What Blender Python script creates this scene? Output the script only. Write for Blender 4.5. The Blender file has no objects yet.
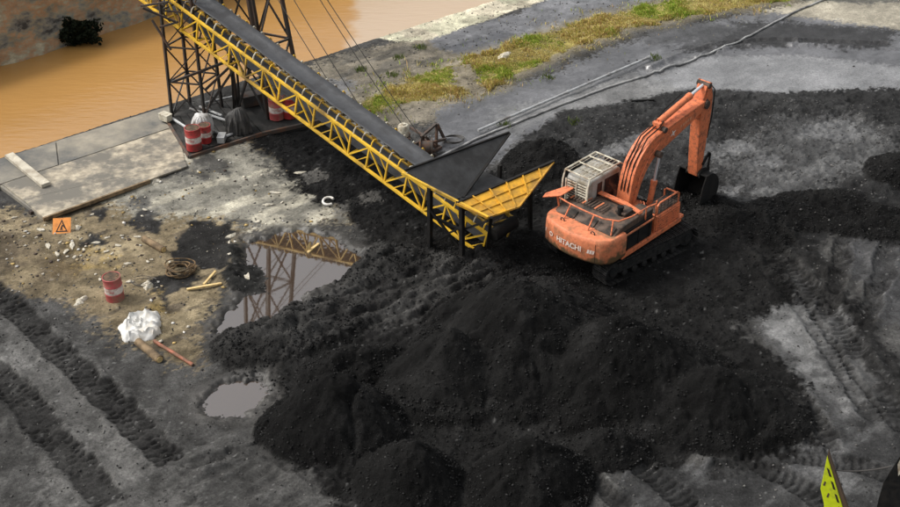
import bpy, bmesh, math, random
import numpy as np
from mathutils import Vector, Matrix, Quaternion
R = math.radians
rnd = random.Random(7)
scene = bpy.context.scene
col = scene.collection

# ------------------------------------------------------------------ camera, sky, sun, exposure
FPX, PITCH, CAMH = 1300.0, R(33), 24.0
cam_d = bpy.data.cameras.new('camera')
cam = bpy.data.objects.new('camera', cam_d); col.objects.link(cam)
cam.location = (0, 0, CAMH); cam.rotation_euler = (R(90) - PITCH, 0, 0)
cam_d.sensor_width = 36.0; cam_d.lens = 36.0 * FPX / 900.0
cam_d.clip_start = 0.5; cam_d.clip_end = 2000
scene.camera = cam

SUN_EL, SUN_AZ = R(50), R(279)           # azimuth clockwise from +Y: soft light from the left
world = bpy.data.worlds.new('World'); scene.world = world; world.use_nodes = True
wn, wl = world.node_tree.nodes, world.node_tree.links
wn.clear()
sky = wn.new('ShaderNodeTexSky'); sky.sky_type = 'NISHITA'; sky.sun_disc = False
sky.sun_elevation = SUN_EL; sky.sun_rotation = SUN_AZ
sky.air_density = 1.5; sky.dust_density = 6.0; sky.ozone_density = 1.0
hs = wn.new('ShaderNodeHueSaturation'); hs.inputs['Saturation'].default_value = 0.22
bgn = wn.new('ShaderNodeBackground'); bgn.inputs['Strength'].default_value = 0.15
wo = wn.new('ShaderNodeOutputWorld')
wl.new(sky.outputs[0], hs.inputs['Color']); wl.new(hs.outputs[0], bgn.inputs['Color']); wl.new(bgn.outputs[0], wo.inputs['Surface'])

sd = bpy.data.lights.new('sun', 'SUN'); sd.energy = 1.4; sd.angle = R(12); sd.color = (1.0, 0.95, 0.88)
sun = bpy.data.objects.new('sun', sd); col.objects.link(sun)
sdir = Vector((math.cos(SUN_EL) * math.sin(SUN_AZ), math.cos(SUN_EL) * math.cos(SUN_AZ), math.sin(SUN_EL)))
sun.rotation_euler = sdir.to_track_quat('Z', 'Y').to_euler(); sun.location = (-20, -10, 60)

vs = scene.view_settings
vs.view_transform = 'Standard'; vs.look = 'None'; vs.exposure = 0.38; vs.gamma = 1.0; vs.use_curve_mapping = False

# ------------------------------------------------------------------ pixel -> place helpers
FW = np.array([0, math.cos(PITCH), -math.sin(PITCH)]); UPV = np.array([0, math.sin(PITCH), math.cos(PITCH)])
def G(px, py, z=0.0):
    d = np.array([1, 0, 0]) * (px - 450) / FPX + UPV * (253.5 - py) / FPX + FW
    t = (z - CAMH) / d[2]
    return Vector((d[0] * t, d[1] * t, z))
def GP(pts, z=0.0):
    return np.array([[G(x, y, z)[0], G(x, y, z)[1]] for x, y in pts])

# ------------------------------------------------------------------ materials
def nodes_of(m):
    m.use_nodes = True
    return m.node_tree.nodes, m.node_tree.links
def mat(name, c, rough=0.6, metal=0.0, dirt=None, dscale=2.0, damount=0.4, bump=0.0, bscale=30.0, var=0.12, spec=0.5, coords='Object', dsharp=0.18):
    m = bpy.data.materials.new(name); n, l = nodes_of(m)
    b = n['Principled BSDF']; b.inputs['Roughness'].default_value = rough; b.inputs['Metallic'].default_value = metal
    b.inputs['Specular IOR Level'].default_value = spec
    tc = n.new('ShaderNodeTexCoord')
    n1 = n.new('ShaderNodeTexNoise'); n1.inputs['Scale'].default_value = dscale; n1.inputs['Detail'].default_value = 8; n1.inputs['Roughness'].default_value = 0.65
    l.new(tc.outputs[coords], n1.inputs['Vector'])
    v = n.new('ShaderNodeMix'); v.data_type = 'RGBA'; v.blend_type = 'MULTIPLY'; v.inputs['Factor'].default_value = 1.0
    rv = n.new('ShaderNodeMapRange'); rv.inputs['From Min'].default_value = 0.3; rv.inputs['From Max'].default_value = 0.7
    rv.inputs['To Min'].default_value = 1 - var; rv.inputs['To Max'].default_value = 1 + var
    n2 = n.new('ShaderNodeTexNoise'); n2.inputs['Scale'].default_value = dscale * 4.3; n2.inputs['Detail'].default_value = 6
    l.new(tc.outputs[coords], n2.inputs['Vector']); l.new(n2.outputs['Fac'], rv.inputs['Value'])
    v.inputs['A'].default_value = (*c, 1); l.new(rv.outputs[0], v.inputs['B'])
    out = v.outputs['Result']
    if dirt:
        mr = n.new('ShaderNodeMapRange'); t = 1 - damount
        mr.inputs['From Min'].default_value = 0.3 + 0.4 * t - dsharp / 2; mr.inputs['From Max'].default_value = 0.3 + 0.4 * t + dsharp / 2
        l.new(n1.outputs['Fac'], mr.inputs['Value'])
        mx = n.new('ShaderNodeMix'); mx.data_type = 'RGBA'; mx.inputs['B'].default_value = (*dirt, 1)
        l.new(mr.outputs[0], mx.inputs['Factor']); l.new(out, mx.inputs['A']); out = mx.outputs['Result']
        rr = n.new('ShaderNodeMapRange'); rr.inputs['To Min'].default_value = rough; rr.inputs['To Max'].default_value = min(0.95, rough + 0.3)
        l.new(mr.outputs[0], rr.inputs['Value']); l.new(rr.outputs[0], b.inputs['Roughness'])
    l.new(out, b.inputs['Base Color'])
    if bump:
        bn = n.new('ShaderNodeTexNoise'); bn.inputs['Scale'].default_value = bscale; bn.inputs['Detail'].default_value = 6
        l.new(tc.outputs[coords], bn.inputs['Vector'])
        bp = n.new('ShaderNodeBump'); bp.inputs['Strength'].default_value = bump; bp.inputs['Distance'].default_value = 0.03
        l.new(bn.outputs['Fac'], bp.inputs['Height']); l.new(bp.outputs[0], b.inputs['Normal'])
    return m

M = {}
COALD = (0.02, 0.019, 0.018)
M['orange'] = mat('orange_paint', (0.64, 0.175, 0.07), 0.58, dirt=(0.24, 0.085, 0.045), dscale=6.0, damount=0.3, bump=0.05, var=0.16)
M['orange_muddy'] = mat('orange_paint_muddy', (0.61, 0.19, 0.085), 0.6, dirt=(0.24, 0.12, 0.06), dscale=2.4, damount=0.33, bump=0.1, var=0.2)
M['hood'] = mat('dusty_hood', (0.10, 0.062, 0.042), 0.65, dirt=(0.03, 0.026, 0.022), dscale=2.2, damount=0.5, bump=0.2, var=0.25)
M['cabgrey'] = mat('cab_paint', (0.36, 0.35, 0.32), 0.5, dirt=(0.2, 0.17, 0.12), dscale=1.8, damount=0.42, bump=0.05, var=0.12)
M['cream'] = mat('cream_steel', (0.55, 0.52, 0.42), 0.55, dirt=(0.22, 0.16, 0.1), dscale=3, damount=0.4)
M['black'] = mat('black_steel', (0.009, 0.009, 0.009), 0.7, dirt=(0.02, 0.018, 0.016), dscale=4, damount=0.4, var=0.3, spec=0.2)
M['trackm'] = mat('track_steel', (0.03, 0.028, 0.026), 0.6, 0.3, dirt=(0.012, 0.012, 0.012), dscale=5, damount=0.55, bump=0.3, var=0.3)
M['chrome'] = mat('rod_chrome', (0.75, 0.76, 0.78), 0.22, 0.6, var=0.05)
M['glass'] = mat('dark_glass', (0.03, 0.022, 0.022), 0.12, var=0.1)
M['decal'] = mat('white_lettering', (0.72, 0.62, 0.55), 0.6, dirt=(0.6, 0.3, 0.2), dscale=5, damount=0.25)
M['yellow'] = mat('yellow_steel', (0.70, 0.40, 0.025), 0.5, dirt=(0.09, 0.055, 0.02), dscale=1.1, damount=0.42, var=0.15, coords='Generated')
M['yellow_truss'] = mat('yellow_truss_paint', (0.74, 0.45, 0.03), 0.5, dirt=(0.16, 0.10, 0.03), dscale=0.7, damount=0.33, var=0.15)
M['yellow_panel'] = mat('yellow_panel_paint', (0.60, 0.31, 0.018), 0.55, dirt=(0.30, 0.165, 0.03), dscale=1.6, damount=0.45, bump=0.15, bscale=6, var=0.2)
M['belt'] = mat('rubber_belt', (0.055, 0.057, 0.061), 0.6, dirt=(0.04, 0.04, 0.042), dscale=1.2, damount=0.4, bump=0.2, bscale=14, var=0.15)
M['dark_plate'] = mat('coal_worn_plate', (0.03, 0.03, 0.03), 0.55, dirt=(0.013, 0.013, 0.013), dscale=0.9, damount=0.5, bump=0.2, bscale=5, var=0.2)
M['towerm'] = mat('rusty_dark_steel', (0.028, 0.025, 0.023), 0.6, dirt=(0.07, 0.035, 0.02), dscale=1.2, damount=0.3, var=0.3)
M['roller'] = mat('idler_roller', (0.35, 0.32, 0.25), 0.5, 0.3, dirt=(0.05, 0.04, 0.03), dscale=3, damount=0.45)
M['red'] = mat('red_drum_paint', (0.42, 0.035, 0.035), 0.45, dirt=(0.14, 0.04, 0.03), dscale=3, damount=0.4, bump=0.1, bscale=9)
M['red_faded'] = mat('faded_red_drum_paint', (0.40, 0.07, 0.07), 0.6, dirt=(0.25, 0.14, 0.10), dscale=3, damount=0.4, bump=0.1, bscale=9)
M['drumwhite'] = mat('white_drum_band', (0.62, 0.56, 0.52), 0.55, dirt=(0.4, 0.25, 0.2), dscale=4, damount=0.35)
M['rusttop'] = mat('rusty_drum_top', (0.13, 0.07, 0.035), 0.7, dirt=(0.04, 0.03, 0.02), dscale=4, damount=0.45)
M['whitecloth'] = mat('white_sheet', (0.6, 0.59, 0.56), 0.85, dirt=(0.55, 0.5, 0.42), dscale=2.5, damount=0.3, bump=0.3, bscale=7, var=0.05)
M['greybag'] = mat('grey_white_bag', (0.52, 0.51, 0.5), 0.7, dirt=(0.25, 0.23, 0.2), dscale=3, damount=0.4, bump=0.4, bscale=8)
M['darktarp'] = mat('dark_tarp', (0.035, 0.034, 0.033), 0.45, dirt=(0.07, 0.065, 0.06), dscale=3, damount=0.4, bump=0.5, bscale=7)
M['wood'] = mat('weathered_wood', (0.22, 0.15, 0.08), 0.8, dirt=(0.1, 0.07, 0.04), dscale=3, damount=0.45, bump=0.4, bscale=25)
M['palewood'] = mat('pale_wood', (0.62, 0.45, 0.2), 0.75, dirt=(0.4, 0.28, 0.12), dscale=3, damount=0.4)
M['redpipe'] = mat('red_brown_pipe', (0.33, 0.1, 0.05), 0.6, dirt=(0.15, 0.08, 0.05), dscale=3, damount=0.45)
M['concbeam'] = mat('pale_concrete_beam', (0.5, 0.46, 0.37), 0.85, dirt=(0.3, 0.26, 0.2), dscale=2, damount=0.4, bump=0.3)
M['signorange'] = mat('orange_sign_face', (0.85, 0.32, 0.07), 0.5, dirt=(0.5, 0.18, 0.05), dscale=3, damount=0.3)
M['signblack'] = mat('black_sign_paint', (0.03, 0.02, 0.015), 0.5)
M['pipe'] = mat('galvanised_pipe', (0.42, 0.43, 0.43), 0.45, 0.3, dirt=(0.16, 0.15, 0.14), dscale=1.0, damount=0.4)
M['palepipe'] = mat('pale_hose', (0.36, 0.36, 0.35), 0.6, dirt=(0.1, 0.1, 0.1), dscale=0.8, damount=0.5)
M['cable'] = mat('steel_cable', (0.05, 0.045, 0.04), 0.6)
M['rope'] = mat('old_rope', (0.16, 0.10, 0.045), 0.9, dirt=(0.05, 0.035, 0.02), dscale=6, damount=0.5)
M['rust'] = mat('rusty_scrap', (0.06, 0.048, 0.04), 0.75, dirt=(0.12, 0.06, 0.035), dscale=3, damount=0.4)
M['lime'] = mat('yellow_green_paint', (0.62, 0.72, 0.015), 0.45, dirt=(0.35, 0.40, 0.03), dscale=2, damount=0.28, var=0.06)
M['brownedge'] = mat('brown_plate_edge', (0.1, 0.065, 0.04), 0.7)
M['litter'] = mat('pale_litter', (0.55, 0.52, 0.45), 0.85, dirt=(0.3, 0.26, 0.18), dscale=6, damount=0.5, coords='Generated')
M['shrub'] = mat('shrub_leaf', (0.008, 0.011, 0.005), 0.8, var=0.3, spec=0.1)
M['bankwall'] = None
M['deckm'] = mat('coal_blacked_planks', (0.03, 0.027, 0.024), 0.8, dirt=(0.012, 0.012, 0.011), dscale=1.5, damount=0.55, var=0.3)

# ------------------------------------------------------------------ mesh builder
class MB:
    def __init__(s): s.v, s.f = [], []
    def add(s, vs_, fs_):
        o = len(s.v); s.v += [tuple(p) for p in vs_]; s.f += [tuple(i + o for i in f) for f in fs_]; return s
    def box(s, c, size, rot=None):
        c = Vector(c); h = [k / 2 for k in size]
        p = [Vector((sx * h[0], sy * h[1], sz * h[2])) for sx in (-1, 1) for sy in (-1, 1) for sz in (-1, 1)]
        if rot is not None: p = [rot @ q for q in p]
        p = [q + c for q in p]
        return s.add(p, [(0, 1, 3, 2), (4, 6, 7, 5), (0, 4, 5, 1), (2, 3, 7, 6), (0, 2, 6, 4), (1, 5, 7, 3)])
    def beam(s, a, b, w, h=None, up=(0, 0, 1)):
        a, b = Vector(a), Vector(b); h = h or w; d = (b - a); L = d.length; d.normalize(); u = Vector(up)
        if abs(d.dot(u)) > 0.97: u = Vector((0.7, 0.7, 0)) if abs(d.z) > 0.9 else Vector((0, 0, 1))
        y = u.cross(d).normalized(); z = d.cross(y)
        rot = Matrix((d, y, z)).transposed()
        return s.box((a + b) / 2, (L, w, h), rot)
    def tube(s, pts, r, n=8, cap=True):
        pts = [Vector(p) for p in pts]; m = len(pts); o = len(s.v)
        rs = r if isinstance(r, (list, tuple)) else [r] * m
        prev = None
        for i, p in enumerate(pts):
            d = (pts[min(i + 1, m - 1)] - pts[max(i - 1, 0)]).normalized()
            if prev is None:
                u = Vector((0, 0, 1)) if abs(d.z) < 0.9 else Vector((1, 0, 0))
            else: u = prev
            x = (u - d * u.dot(d)).normalized(); y = d.cross(x); prev = x
            for k in range(n):
                a = 2 * math.pi * k / n
                s.v.append(tuple(p + (x * math.cos(a) + y * math.sin(a)) * rs[i]))
        for i in range(m - 1):
            for k in range(n):
                a, b = o + i * n + k, o + i * n + (k + 1) % n
                s.f.append((a, b, b + n, a + n))
        if cap:
            s.f.append(tuple(o + k for k in range(n))[::-1]); s.f.append(tuple(o + (m - 1) * n + k for k in range(n)))
        return s
    def prism(s, poly, h0, h1, frame=None):
        # poly: 2D list (a,b); extruded along the third axis. frame: function (a,b,h)->Vector
        fr = frame or (lambda a, b, h: Vector((a, b, h)))
        n = len(poly)
        p = [fr(a, b, h0) for a, b in poly] + [fr(a, b, h1) for a, b in poly]
        fs_ = [tuple(range(n))[::-1], tuple(range(n, 2 * n))] + [(i, (i + 1) % n, n + (i + 1) % n, n + i) for i in range(n)]
        return s.add(p, fs_)
    def lathe(s, prof, n=20, c=(0, 0, 0), axis='z'):
        o = len(s.v); m = len(prof); c = Vector(c)
        for r, z in prof:
            for k in range(n):
                a = 2 * math.pi * k / n; x, y = r * math.cos(a), r * math.sin(a)
                q = Vector((x, y, z)) if axis == 'z' else (Vector((x, z, y)) if axis == 'y' else Vector((z, x, y)))
                s.v.append(tuple(q + c))
        for i in range(m - 1):
            for k in range(n):
                a, b = o + i * n + k, o + i * n + (k + 1) % n
                s.f.append((a, b, b + n, a + n))
        s.f.append(tuple(o + k for k in range(n))[::-1]); s.f.append(tuple(o + (m - 1) * n + k for k in range(n)))
        return s
    def mesh(s, name, m=None, smooth=False):
        me = bpy.data.meshes.new(name); me.from_pydata(s.v, [], s.f)
        bm = bmesh.new(); bm.from_mesh(me); bmesh.ops.recalc_face_normals(bm, faces=bm.faces); bm.to_mesh(me); bm.free()
        if m: me.materials.append(m)
        if smooth:
            me.polygons.foreach_set('use_smooth', [True] * len(me.polygons))
            try: me.set_sharp_from_angle(angle=R(40))
            except Exception: pass
        return me
    def build(s, name, m, parent=None, smooth=False, bevel=0.0, seg=2):
        o = link(name, s.mesh(name, m, smooth), parent)
        if bevel:
            b = o.modifiers.new('bevel', 'BEVEL'); b.width = bevel; b.segments = seg; b.limit_method = 'ANGLE'; b.angle_limit = R(35)
            if not smooth:
                o.data.polygons.foreach_set('use_smooth', [True] * len(o.data.polygons)); b.harden_normals = True
        return o
def link(name, me, parent=None):
    o = bpy.data.objects.new(name, me); col.objects.link(o)
    if parent: o.parent = parent
    return o
def thing(name, label, cat, loc=(0, 0, 0), rz=0.0, group=None):
    o = bpy.data.objects.new(name, None); col.objects.link(o); o.empty_display_size = 0.3
    o.location = loc; o.rotation_euler = (0, 0, rz)
    return tag(o, label, cat, group)
def tag(o, label, cat, group=None):
    o['label'] = label; o['category'] = cat
    if group: o['group'] = group
    return o
def kind(o, k): o['kind'] = k; return o

# ------------------------------------------------------------------ numpy noise and distance fields
def _hash(ix, iy, seed):
    h = (ix.astype(np.int64) * 374761393 + iy.astype(np.int64) * 668265263 + seed * 982451653) & 0xFFFFFFFF
    h = ((h ^ (h >> 13)) * 1274126177) & 0xFFFFFFFF
    h = h ^ (h >> 16)
    return (h & 0xFFFF).astype(np.float32) / 65535.0
def vnoise(x, y, freq, seed=0):
    x = x * freq; y = y * freq
    ix = np.floor(x); iy = np.floor(y); fx = (x - ix).astype(np.float32); fy = (y - iy).astype(np.float32)
    fx = fx * fx * (3 - 2 * fx); fy = fy * fy * (3 - 2 * fy)
    a = _hash(ix, iy, seed); b = _hash(ix + 1, iy, seed); c = _hash(ix, iy + 1, seed); d = _hash(ix + 1, iy + 1, seed)
    return (a + (b - a) * fx) * (1 - fy) + (c + (d - c) * fx) * fy
def fbm(x, y, freq, octs=4, seed=0, gain=0.5):
    t = 0; amp = 1; tot = 0
    ca, sa = math.cos(0.6), math.sin(0.6)
    for k in range(octs):
        t = t + amp * vnoise(x, y, freq, seed + 17 * k); tot += amp; amp *= gain; freq *= 2.03
        x, y = ca * x - sa * y + 3.1, sa * x + ca * y - 1.7
    return t / tot
def poly_sd(x, y, P):
    # signed distance, negative inside
    d = np.full(x.shape, 1e9, np.float32); ins = np.zeros(x.shape, bool); n = len(P)
    for i in range(n):
        ax, ay = P[i]; bx, by = P[(i + 1) % n]; ex, ey = bx - ax, by - ay
        wx, wy = x - ax, y - ay
        t = np.clip((wx * ex + wy * ey) / (ex * ex + ey * ey + 1e-9), 0, 1)
        d = np.minimum(d, (wx - ex * t) ** 2 + (wy - ey * t) ** 2)
        c = ((ay > y) != (by > y)) & (x < (bx - ax) * (y - ay) / (by - ay + 1e-12) + ax)
        ins ^= c
    d = np.sqrt(d)
    return np.where(ins, -d, d)
def sstep(a, b, v):
    t = np.clip((v - a) / (b - a), 0, 1); return t * t * (3 - 2 * t)
def catmull(P, n=8):
    P = np.asarray(P, float); Q = np.vstack([2 * P[0] - P[1], P, 2 * P[-1] - P[-2]]); out = []
    for i in range(1, len(Q) - 2):
        for k in range(n):
            t = k / n
            out.append(0.5 * ((2 * Q[i]) + (-Q[i - 1] + Q[i + 1]) * t + (2 * Q[i - 1] - 5 * Q[i] + 4 * Q[i + 1] - Q[i + 2]) * t * t + (-Q[i - 1] + 3 * Q[i] - 3 * Q[i + 1] + Q[i + 2]) * t ** 3))
    out.append(P[-1]); return np.array(out)
def path_coord(x, y, P):
    # lateral signed offset and arclength to a polyline
    best = np.full(x.shape, 1e9, np.float32); lat = np.zeros(x.shape, np.float32); arc = np.zeros(x.shape, np.float32); s0 = 0
    for i in range(len(P) - 1):
        ax, ay = P[i]; ex, ey = P[i + 1] - P[i]; L = math.hypot(ex, ey) + 1e-9; ex /= L; ey /= L
        wx, wy = x - ax, y - ay
        t = np.clip(wx * ex + wy * ey, 0, L); dx, dy = wx - ex * t, wy - ey * t
        d = dx * dx + dy * dy; m = d < best
        best = np.where(m, d, best); arc = np.where(m, s0 + t, arc)
        lat = np.where(m, np.sign(ex * wy - ey * wx) * np.sqrt(d), lat); s0 += L
    return lat, arc, s0

# ------------------------------------------------------------------ terrain
def spread(lo, hi, far_lo, far_hi, steps):
    mid = np.asarray(steps)
    left = lo - np.geomspace(0.1, lo - far_lo, 30)[::-1]; right = hi + np.geomspace(0.1, far_hi - hi, 30)
    return np.concatenate([left, mid, right])
GX = spread(-23, 23, -320, 320, np.arange(-23, 23, 0.056))
_y = [22.0]
while _y[-1] < 61: _y.append(_y[-1] + 0.042 + 0.028 * (_y[-1] - 22) / 39)
GY = spread(22, _y[-1], -150, 520, _y)
XX, YY = np.meshgrid(GX, GY)
XX = XX.astype(np.float64); YY = YY.astype(np.float64)
N1 = fbm(XX, YY, 0.25, 4, 1); N2 = fbm(XX, YY, 0.9, 4, 2); N3 = fbm(XX, YY, 3.2, 3, 3); N4 = fbm(XX, YY, 9.0, 2, 4)
N5 = fbm(XX, YY, 17.0, 2, 5)
warp = (N2 - 0.5) * 0.9 + (N3 - 0.5) * 0.5 + (N1 - 0.5) * 1.0 + (N4 - 0.5) * 0.3 + (N5 - 0.5) * 0.25

bank_pts = GP([(-330, 262), (0, 160), (165, 107), (300, 65), (389, 36), (470, 10), (500, 0), (900, -130)])
near_y = np.interp(XX, bank_pts[:, 0], bank_pts[:, 1])
RIVZ = -1.0
fb0, fb1 = G(0, 71, RIVZ), G(160, 19, RIVZ)
fdir = (fb1 - fb0).normalized()
far_y = fb0.y + (XX - fb0.x) * fdir.y / fdir.x

Z = 0.02 + 0.07 * N2 + 0.05 * N1 + 0.035 * N3 + 0.012 * N4
COL = np.empty(XX.shape + (3,), np.float32); ROU = np.full(XX.shape, 0.85, np.float32)
COL[:] = (0.052, 0.051, 0.049)
def paint(mask, c, rough=None):
    c = np.asarray(c, np.float32)
    COL[:] = COL * (1 - mask[..., None]) + c * mask[..., None]
    if rough is not None: ROU[:] = ROU * (1 - mask) + rough * mask
def gran(m): return sstep(0.3, 0.7, m + (N4 - 0.5) * 1.1 * (m > 0.001) * (m < 0.999) + (N5 - 0.5) * 0.9 * (m > 0.001) * (m < 0.999))
def zone(px, soft=0.4, wob=1.0, g=True):
    P = GP(px); sdv = poly_sd(XX, YY, P) + warp * wob
    m = 1 - sstep(-soft, soft, sdv)
    return gran(m) if g else m
SPOT = fbm(XX, YY, 0.55, 5, 21, 0.62); STRK = fbm(XX * 0.35 + YY * 0.25, YY * 1.1 - XX * 0.9, 1.1, 4, 31, 0.6)

# broad colour zones of the ground
paint(zone([(-80, 250), (60, 290), (150, 355), (260, 375), (290, 480), (380, 520), (380, 640), (-200, 640)], 0.8), (0.056, 0.055, 0.053))
paint(zone([(-60, 300), (30, 320), (90, 370), (160, 440), (200, 520), (60, 560), (40, 420), (-60, 345)], 1.2, 1.4) * 0.9, (0.098, 0.096, 0.092), 0.75)
tan = zone([(-80, 200), (50, 215), (110, 165), (250, 135), (330, 170), (350, 225), (245, 238), (214, 335), (200, 380), (130, 352), (60, 300), (-80, 262)], 0.7)
paint(tan, (0.18, 0.145, 0.092), 0.8)
paint(tan * sstep(0.5, 0.62, SPOT), (0.25, 0.205, 0.13)); paint(tan * sstep(0.55, 0.68, STRK), (0.085, 0.07, 0.05))
silt = zone([(95, 205), (150, 165), (250, 140), (330, 175), (345, 222), (300, 235), (245, 236), (200, 222), (140, 225)], 1.0, 1.3)
paint(silt, (0.22, 0.21, 0.175), 0.6); paint(silt * sstep(0.48, 0.62, STRK), (0.32, 0.30, 0.24)); paint(silt * sstep(0.56, 0.66, SPOT), (0.07, 0.068, 0.062))
for pz, c in [([(75, 215), (108, 200), (120, 212), (100, 226)], 0.03), ([(128, 222), (150, 205), (172, 225), (160, 240), (135, 238)], 0.03),
              ([(170, 245), (190, 222), (245, 218), (238, 250), (228, 292), (195, 270), (172, 268)], 0.022), ([(145, 285), (165, 272), (200, 275), (192, 300), (160, 312)], 0.03),
              ([(85, 240), (95, 236), (98, 246)], 0.04)]:
    paint(zone(pz, 0.35, 1.7), (c, c * 0.97, c * 0.93))
ylw = zone([(45, 245), (120, 262), (170, 310), (130, 330), (70, 300)], 1.0, 1.4) * sstep(0.5, 0.62, SPOT)
paint(ylw, (0.26, 0.19, 0.08))
paint(zone([(0, 232), (60, 240), (95, 300), (60, 300), (-60, 262), (-60, 225)], 0.8, 1.0) * sstep(0.42, 0.6, SPOT) * 0.8, (0.07, 0.055, 0.04))
# back of the yard
paint(zone([(290, 75), (420, 35), (560, 20), (520, 70), (480, 118), (360, 140), (320, 110)], 0.8), (0.17, 0.15, 0.115), 0.65)
paint(zone([(330, 60), (400, 45), (470, 60), (440, 90), (360, 105)], 0.8) * sstep(0.45, 0.65, STRK) * 0.8, (0.06, 0.056, 0.048))
paint(zone([(290, 80), (350, 85), (360, 130), (420, 160), (330, 130)], 0.6) * 0.8, (0.14, 0.14, 0.145), 0.3)
back = zone([(420, 150), (445, 108), (560, 70), (640, 38), (800, 5), (1000, -15), (1000, 100), (640, 105), (560, 130), (480, 175)], 0.6)
paint(back, (0.085, 0.085, 0.089), 0.34)
paint(zone([(430, 40), (520, 15), (560, -10), (700, -30), (640, 10), (560, 30), (480, 60)], 0.5), (0.10, 0.10, 0.105), 0.35)
paint(zone([(450, 50), (500, 35), (545, 42), (480, 62)], 0.4, 0.8), (0.05, 0.05, 0.055), 0.3)
paint(zone([(500, 52), (560, 35), (600, 30), (560, 48), (500, 62)], 0.5, 1.0), (0.19, 0.185, 0.175), 0.5)
paint(zone([(500, 110), (600, 85), (700, 60), (640, 95), (540, 130), (490, 150)], 0.8, 1.0) * 0.75, (0.15, 0.15, 0.148), 0.4)
paint(zone([(690, 35), (760, 22), (900, 28), (900, 52), (800, 50), (680, 52)], 0.8, 1.2), (0.032, 0.032, 0.033), 0.6)
paint(zone([(640, 28), (700, 24), (740, 30), (700, 46), (640, 48)], 0.7, 1.0) * 0.8, (0.05, 0.05, 0.052), 0.5)
paint(zone([(760, 12), (800, 2), (1000, -20), (1000, 40), (900, 32), (830, 26)], 0.6), (0.28, 0.255, 0.20), 0.6)
paint(zone([(780, -8), (900, -8), (900, 2), (800, 4)], 0.5) * 0.8, (0.06, 0.06, 0.06))
flat = zone([(640, 72), (700, 58), (800, 55), (850, 62), (1000, 80), (1000, 100), (880, 93), (790, 98), (720, 90), (650, 90)], 0.4, 0.8)
paint(flat, (0.16, 0.16, 0.162), 0.2)
paint(zone([(540, 118), (600, 85), (660, 80), (690, 100), (620, 110), (560, 135)], 0.8, 1.2) * 0.9, (0.15, 0.15, 0.148), 0.55)
# river-side concrete strip
strip = zone([(372, 40), (389, 33), (470, 7), (560, -26), (620, -26), (549, 1), (470, 27), (426, 42), (395, 44)], 0.2, 0.2)
paint(strip, (0.52, 0.47, 0.36), 0.7); paint(strip * sstep(0.5, 0.62, SPOT) * 0.6, (0.42, 0.42, 0.30))
# verge under the grass
verge_px = [(345, 112), (385, 92), (430, 76), (470, 62), (530, 42), (600, 18), (680, 2), (780, -14), (790, 2), (690, 17), (600, 41), (545, 64), (500, 88), (450, 98), (400, 108), (360, 120)]
VERGE = GP(verge_px); vsd = poly_sd(XX, YY, VERGE) + warp * 0.9
verge = 1 - sstep(-0.2, 0.2, vsd)
paint(1 - sstep(0.1, 0.9, vsd), (0.16, 0.14, 0.10)); paint(verge, (0.24, 0.20, 0.07), 0.9)
path = zone([(452, 60), (466, 66), (488, 92), (476, 98), (455, 84)], 0.5, 0.5); paint(path, (0.2, 0.175, 0.13)); verge = verge * (1 - path)

# coal
def mound(px, py, h, rx, ry, ang=0.0, e=0.22, seed=0):
    c = G(px, py); dx, dy = XX - c.x, YY - c.y; ca, sa = math.cos(ang), math.sin(ang)
    u, v = (dx * ca + dy * sa) / rx, (-dx * sa + dy * ca) / ry
    d = np.sqrt(u * u + v * v)
    near = d < 1.6
    w = np.zeros(XX.shape, np.float32); w[near] = fbm(XX[near], YY[near], 0.5, 3, 50 + seed, 0.4) - 0.5
    d = np.maximum(0, d + 0.34 * w)
    k = math.sqrt(1 + e * e)
    return h * np.maximum(0, (k - np.sqrt(d * d + e * e)) / (k - e))
mounds = [mound(520, 352, 2.5, 3.7, 3.2, 0.2, 0.12, seed=1), mound(622, 384, 2.2, 3.4, 2.8, 0, 0.13, seed=2), mound(714, 417, 1.6, 2.75, 1.95, -0.1, 0.14, seed=3),
          mound(335, 430, 1.75, 2.1, 1.95, 0.2, 0.16, seed=4), mound(408, 487, 1.65, 1.65, 1.65, 0, 0.18, seed=5), mound(528, 488, 1.6, 1.8, 1.7, 0, 0.18, seed=6),
          mound(450, 384, 1.95, 2.1, 2.1, 0.5, 0.12, seed=7), mound(352, 372, 0.8, 2.0, 1.0, 0.35, seed=8), mound(603, 455, 0.8, 1.3, 1.0, 0.2, seed=13)]
small = [mound(478, 264, 0.5, 1.6, 1.0, 0.3, 0.5, seed=40), mound(445, 250, 0.4, 1.4, 0.9, 0.3, 0.5, seed=41), mound(520, 246, 0.45, 1.4, 0.9, 0.3, 0.5, seed=42), mound(808, 216, 0.5, 2.8, 1.6, 0.25, 0.6, seed=9), mound(880, 228, 0.5, 2.9, 1.5, -0.1, 0.6, seed=10), mound(735, 228, 0.5, 2.2, 1.1, -0.6, seed=11),
         mound(912, 178, 0.7, 1.8, 1.6, 0, 0.5, seed=14), mound(680, 205, 0.45, 1.6, 1.0, -0.3, seed=15), mound(520, 290, 0.5, 3.2, 1.0, 0.25, seed=16),
         mound(385, 270, 0.45, 2.2, 1.1, 0.5, seed=17), mound(300, 335, 0.55, 2.8, 1.3, 0.45, seed=18), mound(540, 165, 0.9, 1.6, 1.5, 0.3, seed=19),
         mound(500, 205, 0.8, 1.6, 1.3, 0.3, seed=20)]
ME = np.zeros_like(Z)
for m_ in mounds + small:
    lo, hi = np.minimum(ME, m_), np.maximum(ME, m_)
    ME = hi + 0.05 * np.maximum(0, 1 - (hi - lo) / 0.2) ** 2 * np.minimum(1, lo * 3)
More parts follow.
